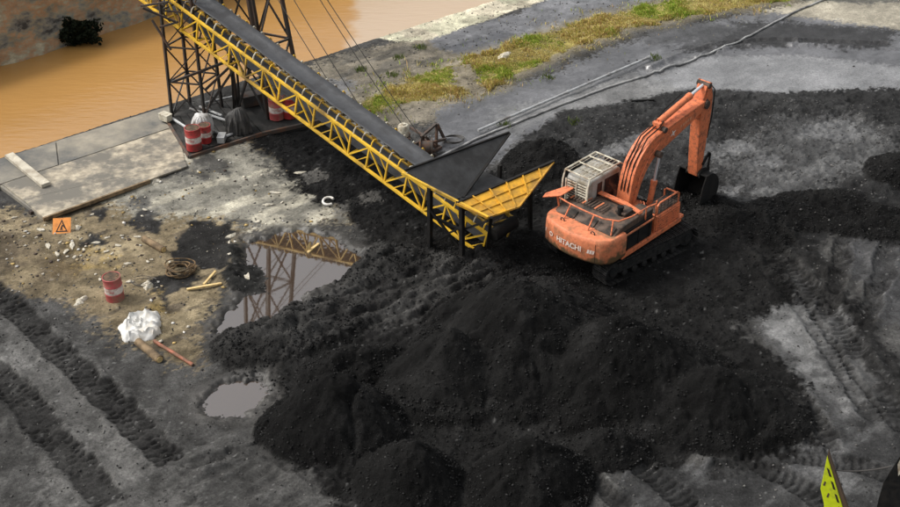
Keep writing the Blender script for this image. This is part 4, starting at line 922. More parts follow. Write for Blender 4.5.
ground_pipe([(422, 166), (445, 155), (480, 138), (520, 122), (560, 106), (600, 91), (640, 78), (690, 62), (740, 42), (790, 15), (830, -2)], 0.045, M['palepipe'], 'long pale wavering hose running from the hopper to the far corner', 0.0)
stick((631, 101.5), (654, 100.5), 0.09, M['black'], 'dark bar lying alone on grey mud behind the boom', 'steel_bar')

# ------------------------------------------------------------------ excavator
UH, TH = R(46.5), R(37.5)
ex_ = thing('excavator', 'orange crawler excavator with grey cab and raised boom on the coal', 'excavator', (EXC.x, EXC.y, EXZ), UH)
def E(name, mb, m, parent=None, smooth=False, bevel=0.0, seg=2): return mb.build(name, m, parent or ex_, smooth, bevel, seg)
xz = lambda y0: (lambda a, b, h: Vector((a, h, b)))
# crawler tracks
dth = TH - UH; trot = Matrix.Rotation(dth, 4, 'Z')
LH, RR = 1.72, 0.41
shoe = MB(); shoe.box((0, 0, 0), (0.175, 0.62, 0.03)); shoe.box((-0.05, 0, 0.03), (0.02, 0.6, 0.035)); shoe.box((0.03, 0, 0.025), (0.02, 0.6, 0.025)); shoe_me = shoe.mesh('track_shoe', M['trackm'])
wheel_me = MB().lathe([(0.08, -0.2), (0.30, -0.17), (0.33, -0.1), (0.33, 0.1), (0.30, 0.17), (0.17, 0.185), (0.15, 0.24), (0.05, 0.25)], 22, axis='y').mesh('wheel', M['trackm'], True)
roll_me = MB().lathe([(0.05, -0.22), (0.12, -0.2), (0.12, 0.2), (0.05, 0.22)], 14, axis='y').mesh('roller', M['trackm'], True)
for sd_ in (-1, 1):
    fr = MB(); fr.box((0, 0, RR), (2.9, 0.34, 0.36)); fr.box((0, 0, RR + 0.21), (2.2, 0.26, 0.1)); fr.box((-1.75, 0, RR), (0.3, 0.3, 0.2)); fr.box((1.75, 0, RR), (0.3, 0.3, 0.2))
    tr = E('crawler_track', fr, M['trackm'], bevel=0.03); tr.rotation_euler = (0, 0, dth); tr.location = trot @ Vector((0.05, sd_ * 1.2, 0))
    per = 4 * LH + 2 * math.pi * RR; ns_ = 46
    for k in range(ns_):
        s = per * k / ns_
        if s < 2 * LH: x, z, a = -LH + s, 0.0, 0
        elif s < 2 * LH + math.pi * RR: t = (s - 2 * LH) / RR; x, z, a = LH + RR * math.sin(t), RR - RR * math.cos(t), t
        elif s < 4 * LH + math.pi * RR: x, z, a = LH - (s - 2 * LH - math.pi * RR), 2 * RR, math.pi
        else: t = (s - 4 * LH - math.pi * RR) / RR; x, z, a = -LH - RR * math.sin(t), RR + RR * math.cos(t), math.pi + t
        if a == math.pi: z -= 0.03 * math.sin((x + LH) / (2 * LH) * math.pi * 2) ** 2
        o = link('track_shoe', shoe_me, tr); o.location = (x, 0, z); o.rotation_euler = (0, math.pi - a, 0)
    for x in (-LH, LH): o = link('sprocket' if x < 0 else 'idler_wheel', wheel_me, tr); o.location = (x, 0, RR); o.scale = (1, sd_, 1) if sd_ > 0 else (1, 1, 1); o.rotation_euler = (0, 0, 0 if sd_ > 0 else math.pi)
    for x in (-1.15, -0.7, -0.25, 0.2, 0.65, 1.1): o = link('track_roller', roll_me, tr); o.location = (x, 0, 0.17)
cbm = MB(); cbm.box((0, 0, 0.55), (1.6, 1.9, 0.4)); cbm.box((0.6, 0, 0.5), (0.5, 2.2, 0.3)); cbm.box((-0.6, 0, 0.5), (0.5, 2.2, 0.3))
o = E('car_body', cbm, M['trackm'], bevel=0.04); o.rotation_euler = (0, 0, dth)
E('slew_ring', MB().lathe([(0.62, 0.74), (0.64, 0.76), (0.64, 0.92), (0.6, 0.94)], 32), M['black'], smooth=True)
# deck
dk = MB(); dk.box((-0.2, 0, 1.0), (3.5, 2.5, 0.14)); E('deck', dk, M['orange'], bevel=0.02)
# counterweight: rounded plan, slightly bulging rear
def cw_plan(sc=0.0):
    pts = []; Rr = 2.84 + sc
    for i in range(25):
        a = R(-24 + 48 * i / 24); pts.append((-Rr * math.cos(a), Rr * math.sin(a)))
    y1 = 1.38 + sc
    fil = lambda s_: [(-2.46 - sc * 0.5, s_ * (1.25 + sc)), (-2.34, s_ * (1.33 + sc)), (-2.15, s_ * y1)]
    return [(-1.62, -y1)] + fil(-1)[::-1] + pts + fil(1) + [(-1.62, y1)]
cw = MB(); lev = [(0.99, -0.10), (1.04, -0.03), (1.12, 0.0), (1.5, 0.01), (1.76, 0.0), (1.86, -0.025), (1.9, -0.07)]; npn = None
for z, s_ in lev:
    pl = cw_plan(s_); npn = len(pl); cw.v += [(x, y, z) for x, y in pl]
for j in range(len(lev) - 1):
    for i in range(npn): a, b_ = j * npn + i, j * npn + (i + 1) % npn; cw.f.append((a, b_, b_ + npn, a + npn))
cw.f.append(tuple(range(npn))[::-1]); cw.f.append(tuple((len(lev) - 1) * npn + i for i in range(npn)))
def cw_mat():
    m = M['orange_muddy'].copy(); m.name = 'counterweight_paint'; n, l = m.node_tree.nodes, m.node_tree.links; b = n['Principled BSDF']
    src = b.inputs['Base Color'].links[0].from_socket
    tc = n.new('ShaderNodeTexCoord'); sp = n.new('ShaderNodeSeparateXYZ'); l.new(tc.outputs['Object'], sp.inputs[0])
    t = n.new('ShaderNodeTexNoise'); t.inputs['Scale'].default_value = 2.6; t.inputs['Detail'].default_value = 7; l.new(tc.outputs['Object'], t.inputs['Vector'])
    ma = n.new('ShaderNodeMath'); ma.operation = 'MULTIPLY_ADD'; ma.inputs[1].default_value = 0.9; l.new(t.outputs['Fac'], ma.inputs[0]); l.new(sp.outputs['Z'], ma.inputs[2])
    mr = n.new('ShaderNodeMapRange'); mr.inputs['From Min'].default_value = 1.58; mr.inputs['From Max'].default_value = 1.70; mr.inputs['To Min'].default_value = 0.92; mr.inputs['To Max'].default_value = 0
    l.new(ma.outputs[0], mr.inputs['Value'])
    mx = n.new('ShaderNodeMix'); mx.data_type = 'RGBA'; mx.inputs['B'].default_value = (0.10, 0.075, 0.035, 1); l.new(mr.outputs[0], mx.inputs['Factor']); l.new(src, mx.inputs['A']); l.new(mx.outputs['Result'], b.inputs['Base Color'])
    return m
cwo = E('counterweight', cw, cw_mat(), smooth=True)
def wrap_text(txt, size, yc, zc, parent, m, name, rad=2.875):
    cu = bpy.data.curves.new(name, 'FONT'); cu.body = txt; cu.size = size; cu.align_x = 'CENTER'; cu.align_y = 'CENTER'; cu.offset = 0.008
    to = bpy.data.objects.new(name, cu); col.objects.link(to)
    dg = bpy.context.evaluated_depsgraph_get(); tm_ = bpy.data.meshes.new_from_object(to.evaluated_get(dg)); bpy.data.objects.remove(to)
    bm = bmesh.new(); bm.from_mesh(tm_); bmesh.ops.triangulate(bm, faces=bm.faces); bmesh.ops.subdivide_edges(bm, edges=[e for e in bm.edges if e.calc_length() > 0.12], cuts=2)
    for v in bm.verts:
        a = (v.co.x + yc) / rad; z = v.co.y + zc                 # seen from behind, +x of the text runs to local -y
        v.co = Vector((-rad * math.cos(a), -rad * math.sin(a), z))
    bm.to_mesh(tm_); bm.free(); tm_.materials.clear(); tm_.materials.append(m)
    return link(name, tm_, parent)
wrap_text('HITACHI', 0.26, 0.0, 1.47, cwo, M['decal'], 'lettering')
wrap_text('O', 0.22, -0.80, 1.47, cwo, M['decal'], 'round_emblem')
for yc, zc, w_, h_ in ((0.83, 1.47, 0.26, 0.14), (-1.08, 1.49, 0.14, 0.15)):
    mb = MB()
    for k in range(3):
        a0, a1 = (yc - w_ / 2 + w_ * k / 3) / 2.875, (yc - w_ / 2 + w_ * (k + 0.8) / 3) / 2.875
        mb.add([(-2.875 * math.cos(a), -2.875 * math.sin(a), z) for a, z in ((a0, zc - h_ / 2), (a1, zc - h_ / 2), (a1 + 0.01, zc + h_ / 2), (a0 + 0.01, zc + h_ / 2))], [(0, 1, 2, 3)])
        if yc < 0: break
    mb.build('white_sticker', M['decal'], cwo)
for y in (-0.62, 0.62):
    MB().tube([(-2.42, y - 0.07, 1.88), (-2.42, y - 0.07, 1.97), (-2.42, y, 2.0), (-2.42, y + 0.07, 1.97), (-2.42, y + 0.07, 1.88)], 0.02, 6).build('lifting_eye', M['hood'], cwo, True)
for a0 in (-0.34, 0.34):
    MB().add([(-2.872 * math.cos(a), -2.872 * math.sin(a), z) for a, z in ((a0, 1.1), (a0 + 0.006, 1.1), (a0 + 0.006, 1.78), (a0, 1.78))], [(0, 1, 2, 3)]).build('seam', M['black'], cwo)
# engine hood with dusty sloping covers
hd = MB(); prof = [(-2.2, 1.84), (-1.75, 2.08), (-0.75, 2.12), (-0.45, 2.0), (-0.45, 1.08), (-1.7, 1.08), (-1.9, 1.5)]
hd.prism(prof, -1.22, 1.22, lambda a, b, h: Vector((a, h, b))); hood = E('engine_hood', hd, M['hood'], bevel=0.05)
for y0, y1 in ((-1.12, -0.45), (-0.38, 0.36), (0.43, 1.12)):
    mb = MB(); mb.box((0, 0, 0), (0.34, y1 - y0, 0.03), Matrix.Rotation(-math.atan2(0.19, 0.33), 3, 'Y')); o = mb.build('rear_cover', M['hood'], hood, bevel=0.01); o.location = (-1.98, (y0 + y1) / 2, 1.985)
for k in range(11):
    o = MB().box((0, 0, 0), (0.5, 0.05, 0.03)).build('louvre', M['orange_muddy'] if k % 4 == 0 else M['hood'], hood); o.location = (-1.25, 1.05 - k * 0.125, 2.175)
o = MB().lathe([(0.09, 0), (0.09, 0.22), (0.11, 0.24), (0.11, 0.3), (0.05, 0.31)], 14).build('exhaust', M['black'], hood, True); o.location = (-1.15, -0.72, 2.13)
o = MB().box((0, 0, 0), (0.5, 0.42, 0.10)).build('hood_hatch', M['hood'], hood, bevel=0.03); o.location = (-0.95, -0.75, 2.2)
# orange handrail frame over the hood
rl = MB(); zt = 2.34
rl.tube([(-1.95, 1.15, zt), (-2.02, 0.7, zt), (-2.05, 0, zt), (-2.02, -0.7, zt), (-1.8, -1.15, zt), (-1.3, -1.28, zt), (-0.4, -1.28, zt - 0.02), (0.05, -1.28, zt - 0.1)], 0.027, 8)
rail = E('guard_rail', rl, M['orange'], smooth=True)
MB().prism([(-0.72, 1.25), (-0.72, 0.3), (-0.7, -0.5), (-0.85, -1.25), (-0.68, -1.27), (-0.52, -0.5), (-0.52, 0.42), (-1.1, 0.44), (-1.1, 1.25)][:7] + [(-0.52, 1.25)], zt - 0.14, zt - 0.09).build('rail_bar', M['orange'], rail, bevel=0.01)
for (x, y, x1, y1) in ((-2.02, 0.62, -2.28, 0.66), (-2.05, -0.35, -2.35, -0.36), (-1.9, -1.0, -2.1, -1.1), (-0.5, -1.28, -0.5, -1.24), (0.05, -1.28, 0.1, -1.24)):
    MB().tube([(x, y, zt), (x1, y1, 1.92 if x < -1.5 else 1.1)], 0.026, 8).build('rail_post', M['orange'], rail, True)
wg_ = MB(); wg_.prism([(-2.25, 1.62), (-1.95, 1.75), (-0.7, 1.28), (-0.7, 1.12), (-1.95, 1.10)], 0, 0.04, lambda a, b, h: Vector((a, b, 2.40 - (b - 1.1) * 0.25 + h))); E('side_wing', wg_, M['orange'], bevel=0.01)
E('wing_bracket', MB().beam((-1.9, 1.18, 1.95), (-1.9, 1.3, 2.38), 0.05, 0.05), M['orange'])
E('front_bar', MB().beam((-0.62, 1.2, 2.1), (-0.62, 1.2, 2.42), 0.05, 0.05), M['orange'])
# right side: dark machine compartments with orange sill and doors
sdp = MB(); sdp.box((-0.85, -1.24, 1.5), (1.5, 0.1, 0.75)); spn = E('side_door', sdp, M['black'], bevel=0.02)
for x in (-1.45, -0.85, -0.25): MB().box((x, -1.3, 1.5), (0.05, 0.03, 0.72)).build('door_rib', M['black'], spn)
MB().beam((-1.6, -1.33, 1.78), (-0.1, -1.33, 1.78), 0.04, 0.05).build('door_trim', M['orange_muddy'], spn)
E('side_sill', MB().box((-0.1, -1.3, 1.02), (3.3, 0.09, 0.16)), M['orange'], bevel=0.01)
# orange box with louvres and rail at the front right
bx_ = MB(); bx_.box((0.85, -0.93, 1.38), (1.35, 0.68, 0.6)); tbx = E('tool_box', bx_, M['orange'], bevel=0.04)
for k in range(6): MB().box((0.85, -1.285, 1.17 + k * 0.085), (1.2, 0.04, 0.04)).build('louvre', M['orange'], tbx, bevel=0.008)
MB().tube([(0.25, -1.2, 1.65), (0.25, -1.2, 2.02), (0.35, -1.2, 2.1), (1.35, -1.2, 2.1), (1.45, -1.2, 2.02), (1.45, -1.2, 1.65)], 0.032, 8).build('rail', M['orange'], tbx, True)
MB().tube([(1.45, -1.2, 2.0), (1.45, -0.7, 2.0), (1.45, -0.64, 1.92), (1.45, -0.64, 1.65)], 0.032, 8).build('rail', M['orange'], tbx, True)
for k in range(5): MB().beam((0.45 + k * 0.2, -1.2, 1.66), (0.45 + k * 0.2, -1.2, 2.09), 0.018, 0.018).build('rail_mesh_bar', M['hood'], tbx)
for k in range(3): MB().beam((0.26, -1.2, 1.76 + k * 0.1), (1.44, -1.2, 1.76 + k * 0.1), 0.018, 0.018).build('rail_mesh_bar', M['hood'], tbx)
MB().box((0.85, -0.93, 1.70), (1.2, 0.55, 0.03)).build('step_plate', M['hood'], tbx)
E('front_step', MB().box((1.62, -0.9, 1.05), (0.25, 0.8, 0.10)), M['orange'], bevel=0.01)
E('pivot_block', MB().box((0.0, -0.05, 1.45), (0.9, 0.8, 0.75)), M['orange'], bevel=0.05)
E('pivot_cover', MB().box((-0.2, -0.85, 1.55), (0.5, 0.5, 0.9)), M['hood'], bevel=0.05)
for i_ in range(5):
    y = -0.5 + i_ * 0.14; E('deck_hose', MB().tube([(0.45, y, 1.35), (0.62, y, 1.62 + 0.03 * i_), (0.5, y, 1.85), (0.2, y * 0.5, 1.95)], 0.025, 6), M['black'], smooth=True)
E('hydraulic_tank', MB().box((-0.25, -0.95, 1.62), (0.55, 0.5, 0.85)), M['hood'], bevel=0.04)
# cab
CX0, CX1, CY0, CY1, CZ0, CZ1 = -1.2, 0.62, 0.54, 1.50, 1.08, 2.80
cbp = [(CX0, CZ0), (CX1 + 0.05, CZ0), (CX1 + 0.12, 1.9), (CX1 - 0.12, CZ1 - 0.12), (CX1 - 0.25, CZ1), (CX0 + 0.1, CZ1), (CX0, CZ1 - 0.1)]
cabb = MB(); cabb.prism(cbp, CY0, CY1, lambda a, b, h: Vector((a, h, b))); cab = E('cab', cabb, M['cabgrey'], bevel=0.07, seg=3)
def pane(pts, y, name='window'): 
    s_ = -1 if y < 0.9 else 1
    return MB().prism([(a - 0.1, b) for a, b in pts], y, y + s_ * 0.012, lambda a, b, h: Vector((a, h, b))).build(name, M['glass'], cab)
pane([(-0.70, 2.05), (-0.42, 2.05), (-0.42, 2.6), (-0.66, 2.6)], CY0); pane([(-0.28, 1.75), (0.62, 1.75), (0.46, 2.58), (-0.28, 2.62)], CY0)
pane([(-0.85, 2.0), (-0.3, 2.0), (-0.3, 2.58), (-0.85, 2.58)], CY1 + 0.001, 'door_window'); pane([(-0.2, 1.5), (0.62, 1.5), (0.46, 2.58), (-0.2, 2.62)], CY1 + 0.001, 'door_window')
MB().box((CX0 - 0.007, 1.02, 2.25), (0.012, 0.78, 0.8)).build('rear_window', M['glass'], cab)
MB().box((CX1 + 0.02, 1.02, 2.35), (0.02, 0.74, 0.8), Matrix.Rotation(R(12), 3, 'Y')).build('front_window', M['glass'], cab)
for k in range(9): MB().box((CX0 - 0.05, 1.02, 1.84 + k * 0.098), (0.035, 0.86, 0.04)).build('rear_guard_slat', M['cream'], cab)
for y in (0.59, 1.02, 1.45): MB().box((CX0 - 0.072, y, 2.23), (0.03, 0.045, 0.9)).build('rear_guard_bar', M['cream'], cab)
gz_ = CZ1 + 0.14
MB().tube([(CX0 - 0.1, CY1 + 0.1, 1.7), (CX0 - 0.08, CY1 + 0.08, 2.6), (CX0, CY1 + 0.06, gz_), (CX1 - 0.2, CY1 + 0.06, gz_), (CX1 - 0.05, CY1 + 0.04, gz_ - 0.15)], 0.032, 8).build('roof_guard_tube', M['cream'], cab, True)
MB().tube([(CX0 - 0.09, CY0, 1.9), (CX0 - 0.08, CY0, 2.62), (CX0, CY0, gz_), (CX1 - 0.2, CY0, gz_), (CX1 - 0.02, CY0 - 0.02, gz_ - 0.15), (CX1 + 0.08, CY0 - 0.02, 2.2)], 0.032, 8).build('roof_guard_tube', M['cream'], cab, True)
for x in (CX0, -0.5, 0.05, CX1 - 0.2): MB().tube([(x, CY0, gz_), (x, CY1 + 0.06, gz_)], 0.028, 8).build('roof_guard_tube', M['cream'], cab, True)
for k in range(6): MB().beam((CX0 + 0.02, CY0 + 0.15 + k * 0.15, gz_ + 0.002), (CX1 - 0.22, CY0 + 0.15 + k * 0.15, gz_ + 0.002), 0.014, 0.014).build('roof_guard_bar', M['cream'], cab)
MB().box((-0.2, 1.02, CZ1 + 0.03), (1.0, 0.7, 0.05)).build('roof_hatch', M['cabgrey'], cab, bevel=0.02)
MB().beam((CX1 - 0.02, CY0 - 0.03, 2.0), (CX1 + 0.1, CY0 - 0.22, 2.15), 0.03, 0.03).build('mirror_arm', M['black'], cab)
MB().box((CX1 + 0.12, CY0 - 0.24, 2.22), (0.05, 0.14, 0.26)).build('mirror', M['black'], cab, bevel=0.02)

# boom, arm, bucket (x forward, z above the machine base)
def band(cl, th):
    cl = catmull(cl, 5); n_ = len(cl); th = np.interp(np.linspace(0, 1, n_), np.linspace(0, 1, len(th)), th); up, dn = [], []
    for i in range(n_):
        d = cl[min(i + 1, n_ - 1)] - cl[max(i - 1, 0)]; d /= np.linalg.norm(d); nn = np.array([-d[1], d[0]])
        up.append(tuple(cl[i] + nn * th[i])); dn.append(tuple(cl[i] - nn * th[i]))
    return up + dn[::-1]
BY = -0.07
bmp = band([(-0.05, 1.35), (0.12, 2.2), (0.42, 3.0), (1.0, 3.52), (1.9, 3.72), (3.0, 3.92), (3.95, 4.08)], [0.15, 0.24, 0.35, 0.38, 0.33, 0.25, 0.16])
yx = lambda yc: (lambda a, b, h: Vector((a, h + yc, b)))
boom = E('boom', MB().prism(bmp, -0.27, 0.27, yx(BY)), M['orange'], bevel=0.03)
pl_in = band([(0.1, 1.9), (0.3, 2.6), (0.62, 3.15), (1.15, 3.52), (1.9, 3.68), (2.9, 3.87), (3.5, 3.96)], [0.10, 0.16, 0.24, 0.26, 0.22, 0.16, 0.11])
for s_ in (-1, 1): MB().prism(pl_in, s_ * 0.268, s_ * 0.280, yx(BY)).build('side_plate', M['orange'], boom)
for x, z, r_ in ((-0.05, 1.35, 0.15), (3.95, 4.08, 0.15), (1.15, 3.32, 0.11), (1.55, 4.02, 0.10)):
    MB().lathe([(r_ * 0.6, -0.33), (r_, -0.32), (r_, 0.32), (r_ * 0.6, 0.33)], 18, (x, BY, z), 'y').build('pin', M['hood'], boom, True)
star = MB(); sp_ = []
for k in range(8): a = k * math.pi / 4 + 0.5; r_ = 0.17 if k % 2 == 0 else 0.05; sp_.append((2.05 + r_ * math.cos(a), 3.72 + r_ * math.sin(a) * 0.9))
star.prism(sp_, -0.288, -0.283, yx(BY)); star.build('star_emblem', M['decal'], boom)
lt = MB()
for k in range(5): lt.prism([(2.45 + k * 0.13, 3.76 + k * 0.024), (2.53 + k * 0.13, 3.775 + k * 0.024), (2.53 + k * 0.13, 3.865 + k * 0.024), (2.45 + k * 0.13, 3.85 + k * 0.024)], -0.288, -0.283, yx(BY))
lt.build('faded_marking', mat('faded_marking', (0.66, 0.3, 0.16), 0.6), boom)
for y in (-0.15, 0.0, 0.12):
    MB().tube([(0.0, BY + y, 1.75), (-0.12, BY + y, 2.4), (0.12, BY + y, 3.25), (0.75, BY + y, 3.98), (1.4, BY + y, 4.12), (1.6, BY + y, 4.3)], 0.022, 6).build('hydraulic_hose', M['black'], boom, True)
MB().tube([(0.05, BY - 0.3, 1.9), (0.3, BY - 0.3, 2.75), (0.75, BY - 0.3, 3.35), (1.3, BY - 0.3, 3.66)], 0.02, 6).build('steel_line', M['orange'], boom, True)
for s_ in (-1, 1):
    y = BY + s_ * 0.42; a, b_ = Vector((0.75, y, 1.15)), Vector((1.15, y, 3.32)); m_ = a.lerp(b_, 0.57)
    o = E('boom_cylinder', MB().tube([a, m_], 0.10, 14), M['orange'], smooth=True); MB().tube([m_ - (b_ - a).normalized() * 0.09, m_ + (b_ - a).normalized() * 0.03], 0.115, 14).build('gland', M['orange'], o, True)
    MB().tube([m_, b_], 0.052, 12).build('rod', M['chrome'], o, True)
    MB().lathe([(0.06, -0.08), (0.11, -0.075), (0.11, 0.075), (0.06, 0.08)], 14, b_, 'y').build('rod_eye', M['hood'], o, True)
    MB().lathe([(0.07, -0.09), (0.14, -0.085), (0.14, 0.085), (0.07, 0.09)], 14, a, 'y').build('base_eye', M['black'], o, True)
a, b_ = Vector((1.55, BY, 4.22)), Vector((4.06, BY, 4.72)); m_ = a.lerp(b_, 0.68)
o = E('arm_cylinder', MB().tube([a, m_], 0.115, 14), M['orange'], smooth=True); MB().tube([m_ - (b_ - a).normalized() * 0.1, m_ + (b_ - a).normalized() * 0.03], 0.13, 14).build('gland', M['orange'], o, True); MB().tube([m_, b_], 0.055, 12).build('rod', M['chrome'], o, True)
MB().tube([a + Vector((0.1, 0.1, 0.12)), a + Vector((0.5, 0.16, 0.22)), m_ + Vector((-0.3, 0.15, 0.14))], 0.022, 6).build('hose', M['black'], o, True)
MB().box(a + Vector((0, 0, -0.08)), (0.3, 0.3, 0.22)).build('mount', M['orange'], o, bevel=0.02)
armp = [(3.78, 4.05), (3.88, 4.45), (4.0, 4.78), (4.12, 4.84), (4.26, 4.74), (4.42, 4.2), (4.44, 3.7), (4.32, 2.2), (4.26, 1.35), (4.16, 1.18), (4.02, 1.2), (3.96, 1.4), (3.86, 2.4), (3.78, 3.5)]
arm = E('arm', MB().prism(armp, -0.2, 0.2, yx(BY)), M['orange'], bevel=0.03)
for x, z, r_ in ((3.97, 4.08, 0.17), (4.08, 4.72, 0.10), (4.12, 1.32, 0.12)): MB().lathe([(r_ * 0.6, -0.26), (r_, -0.25), (r_, 0.25), (r_ * 0.6, 0.26)], 18, (x, BY, z), 'y').build('pin', M['hood'], arm, True)
for s_ in (-1, 1): MB().prism([(3.7, 3.95), (3.95, 4.3), (4.08, 4.86), (4.2, 4.8), (4.2, 4.2), (4.0, 3.85)], s_ * 0.21, s_ * 0.235, yx(BY)).build('lug_plate', M['orange'], arm)
MB().tube([(4.5, BY, 4.0), (4.58, BY, 2.9)], 0.085, 12).build('bucket_cylinder', M['orange'], arm, True); MB().tube([(4.58, BY, 2.9), (4.62, BY, 1.95)], 0.045, 10).build('bucket_rod', M['chrome'], arm, True)
for y in (-0.16, 0.14): MB().tube([(4.2, BY + y, 4.75), (4.55, BY + y, 4.4), (4.55, BY + y, 3.4), (4.4, BY + y, 2.6)], 0.022, 6).build('hydraulic_hose', M['black'], arm, True)
for s_ in (-1, 1):
    MB().beam((4.62, BY + s_ * 0.2, 1.95), (4.22, BY + s_ * 0.22, 1.62), 0.05, 0.12).build('link_arm', M['black'], arm); MB().beam((4.62, BY + s_ * 0.24, 1.95), (4.55, BY + s_ * 0.24, 1.2), 0.05, 0.12).build('link_arm', M['black'], arm)
# bucket: curved shell, open towards the machine
shell = catmull([(4.02, 1.36), (4.45, 1.32), (4.82, 0.98), (4.86, 0.45), (4.55, 0.02), (4.1, -0.2), (3.82, -0.26)], 5); th_ = 0.04
inner = []
for i in range(len(shell)):
    d = shell[min(i + 1, len(shell) - 1)] - shell[max(i - 1, 0)]; d /= np.linalg.norm(d); inner.append(shell[i] + np.array([d[1], -d[0]]) * th_)
bk = MB(); n_ = len(shell)
for y in (-0.54, 0.54):
    for P in (shell, inner): bk.v += [(p[0], BY + y, p[1]) for p in P]
for i in range(n_ - 1):
    o_, i_, O_, I_ = i, n_ + i, 2 * n_ + i, 3 * n_ + i
    bk.f += [(o_, o_ + 1, O_ + 1, O_), (i_, I_, I_ + 1, i_ + 1), (o_, i_, i_ + 1, o_ + 1), (O_, O_ + 1, I_ + 1, I_)]
bk.f += [(0, 2 * n_, 3 * n_, n_), (n_ - 1, 2 * n_ - 1, 4 * n_ - 1, 3 * n_ - 1)]
bkt = E('bucket', bk, M['black'], smooth=True)
side = [tuple(p) for p in shell] + [(3.75, 0.35), (3.86, 0.95)]
for s_ in (-1, 1): MB().prism(side, s_ * 0.54, s_ * 0.58, yx(BY)).build('side_plate', M['black'], bkt, bevel=0.005)
for k in range(5):
    y = -0.45 + k * 0.225; tm_ = MB(); v0 = [(3.98, y - 0.06, -0.3), (3.98, y + 0.06, -0.3), (3.98, y + 0.06, -0.16), (3.98, y - 0.06, -0.16), (3.58, y - 0.03, -0.36), (3.58, y + 0.03, -0.36), (3.58, y + 0.03, -0.33), (3.58, y - 0.03, -0.33)]
    tm_.add([(a + 0.0, b + BY, c) for a, b, c in v0], [(0, 1, 2, 3), (4, 7, 6, 5), (0, 4, 5, 1), (1, 5, 6, 2), (2, 6, 7, 3), (3, 7, 4, 0)]); tm_.build('tooth', M['trackm'], bkt)
for s_ in (-1, 1): MB().prism([(4.0, 1.2), (4.6, 1.1), (4.62, 1.4), (4.2, 1.52), (4.0, 1.45)], s_ * 0.25, s_ * 0.29, yx(BY)).build('bucket_ear', M['black'], bkt)

# ------------------------------------------------------------------ lime boards at the lower right
def board(tip, lowl, lowr, label, m, zt, slots=True):
    zb = 0.0; tipw = G(*tip, zt); L = G(*lowl, zt - 1.1); Rr = G(*lowr, zt - 1.55)
    base = Vector((tipw.x, tipw.y - 0.3, 0)); base.z = ground_z(base.x, base.y)
    t = thing('marker_board', label, 'board', base)
    ax = Vector((1, -0.4, 0)).normalized(); nn = Vector((-0.4, -1, 0)).normalized()
    def fr(a, b, h): return tipw - base + ax * a + Vector((0, 0, 1)) * b + nn * h
    return t, fr, tipw, base
t, fr, tipw, base = board((827.5, 455), (820, 489), (842, 507), 'pointed yellow-green slotted steel board at the bottom right', None, 2.4)
hgt = tipw.z - base.z
body = [(0, 0), (0.0, -1.08), (0.16, -1.55), (0.3, -hgt - 0.1), (1.0, -hgt - 0.1), (0.67, -1.65)]
MB().prism(body, 0, 0.05, fr).build('face', M['lime'], t, bevel=0.006)
MB().prism([(0.0, 0.14), (0.07, -0.05), (0.80, -1.65), (1.12, -hgt - 0.1), (1.01, -hgt - 0.1), (0.68, -1.66), (0.005, 0.0)], -0.10, 0.03, fr).build('edge_bar', M['brownedge'], t)
for k in range(4):
    y = -0.36 - k * 0.38; x = 0.075 + k * 0.155
    MB().prism([(x - 0.03, y), (x + 0.03, y - 0.03), (x + 0.13, y - 0.26), (x + 0.07, y - 0.25)], 0.05, 0.056, fr).build('slot', M['signblack'], t)
for x, y in ((0.06, -0.8), (0.2, -1.15)): MB().prism([(x, y), (x + 0.04, y - 0.02), (x + 0.03, y - 0.16), (x - 0.02, y - 0.14)], 0.05, 0.055, fr).build('scuff', M['brownedge'], t)
wa = fr(0.2, -0.42, 0.0) + base
t2, fr2, tip2, base2 = board((899, 455), (890, 489), (905, 507), 'dark pointed board at the right edge joined by the wire', None, 2.4)
h2 = tip2.z - base2.z
MB().prism([(0.05, 0.1), (-0.2, -0.95), (-0.22, -1.5), (-0.2, -h2 - 0.1), (0.55, -h2 - 0.1), (0.5, -1.6), (0.15, -0.1)], 0, 0.06, fr2).build('face', M['black'], t2, bevel=0.006)
MB().prism([(0.10, 0.16), (0.02, -0.25), (0.10, -0.6), (0.22, -0.3)], 0.06, 0.072, fr2).build('pale_tip', M['cream'], t2)
wb_ = fr2(-0.1, -0.4, 0.0) + base2; c = (wa + wb_) / 2
o = MB().tube([wa.lerp(wb_, k) - c + Vector((0, 0, -0.1 * 4 * k * (1 - k))) for k in np.linspace(0, 1, 12)], 0.02, 6).build('joining_wire', M['cable'], None, True); o.location = c
tag(o, 'black wire strung between the two pointed boards at the lower right', 'wire')

# ------------------------------------------------------------------ scattered stuff
def fast_mesh(name, V, Fq, m, colr=None):
    me = bpy.data.meshes.new(name); me.vertices.add(len(V)); me.vertices.foreach_set('co', V.astype(np.float32).ravel())
    k_ = Fq.shape[1]; me.loops.add(Fq.size); me.loops.foreach_set('vertex_index', Fq.astype(np.int32).ravel()); me.polygons.add(len(Fq)); me.polygons.foreach_set('loop_start', np.arange(0, Fq.size, k_, dtype=np.int32)); me.update(calc_edges=True)
    if colr is not None:
        a = me.attributes.new('tint', 'FLOAT_COLOR', 'POINT'); a.data.foreach_set('color', np.concatenate([colr, np.ones((len(colr), 1))], 1).astype(np.float32).ravel())
    me.materials.append(m); return kind(link(name, me), 'stuff')
def tint_mat(name, rough=0.8, spec=0.2):
    m = bpy.data.materials.new(name); n, l = nodes_of(m); b = n['Principled BSDF']; b.inputs['Roughness'].default_value = rough; b.inputs['Specular IOR Level'].default_value = spec
    a = n.new('ShaderNodeAttribute'); a.attribute_name = 'tint'; l.new(a.outputs['Color'], b.inputs['Base Color']); return m
rs = np.random.RandomState(5)
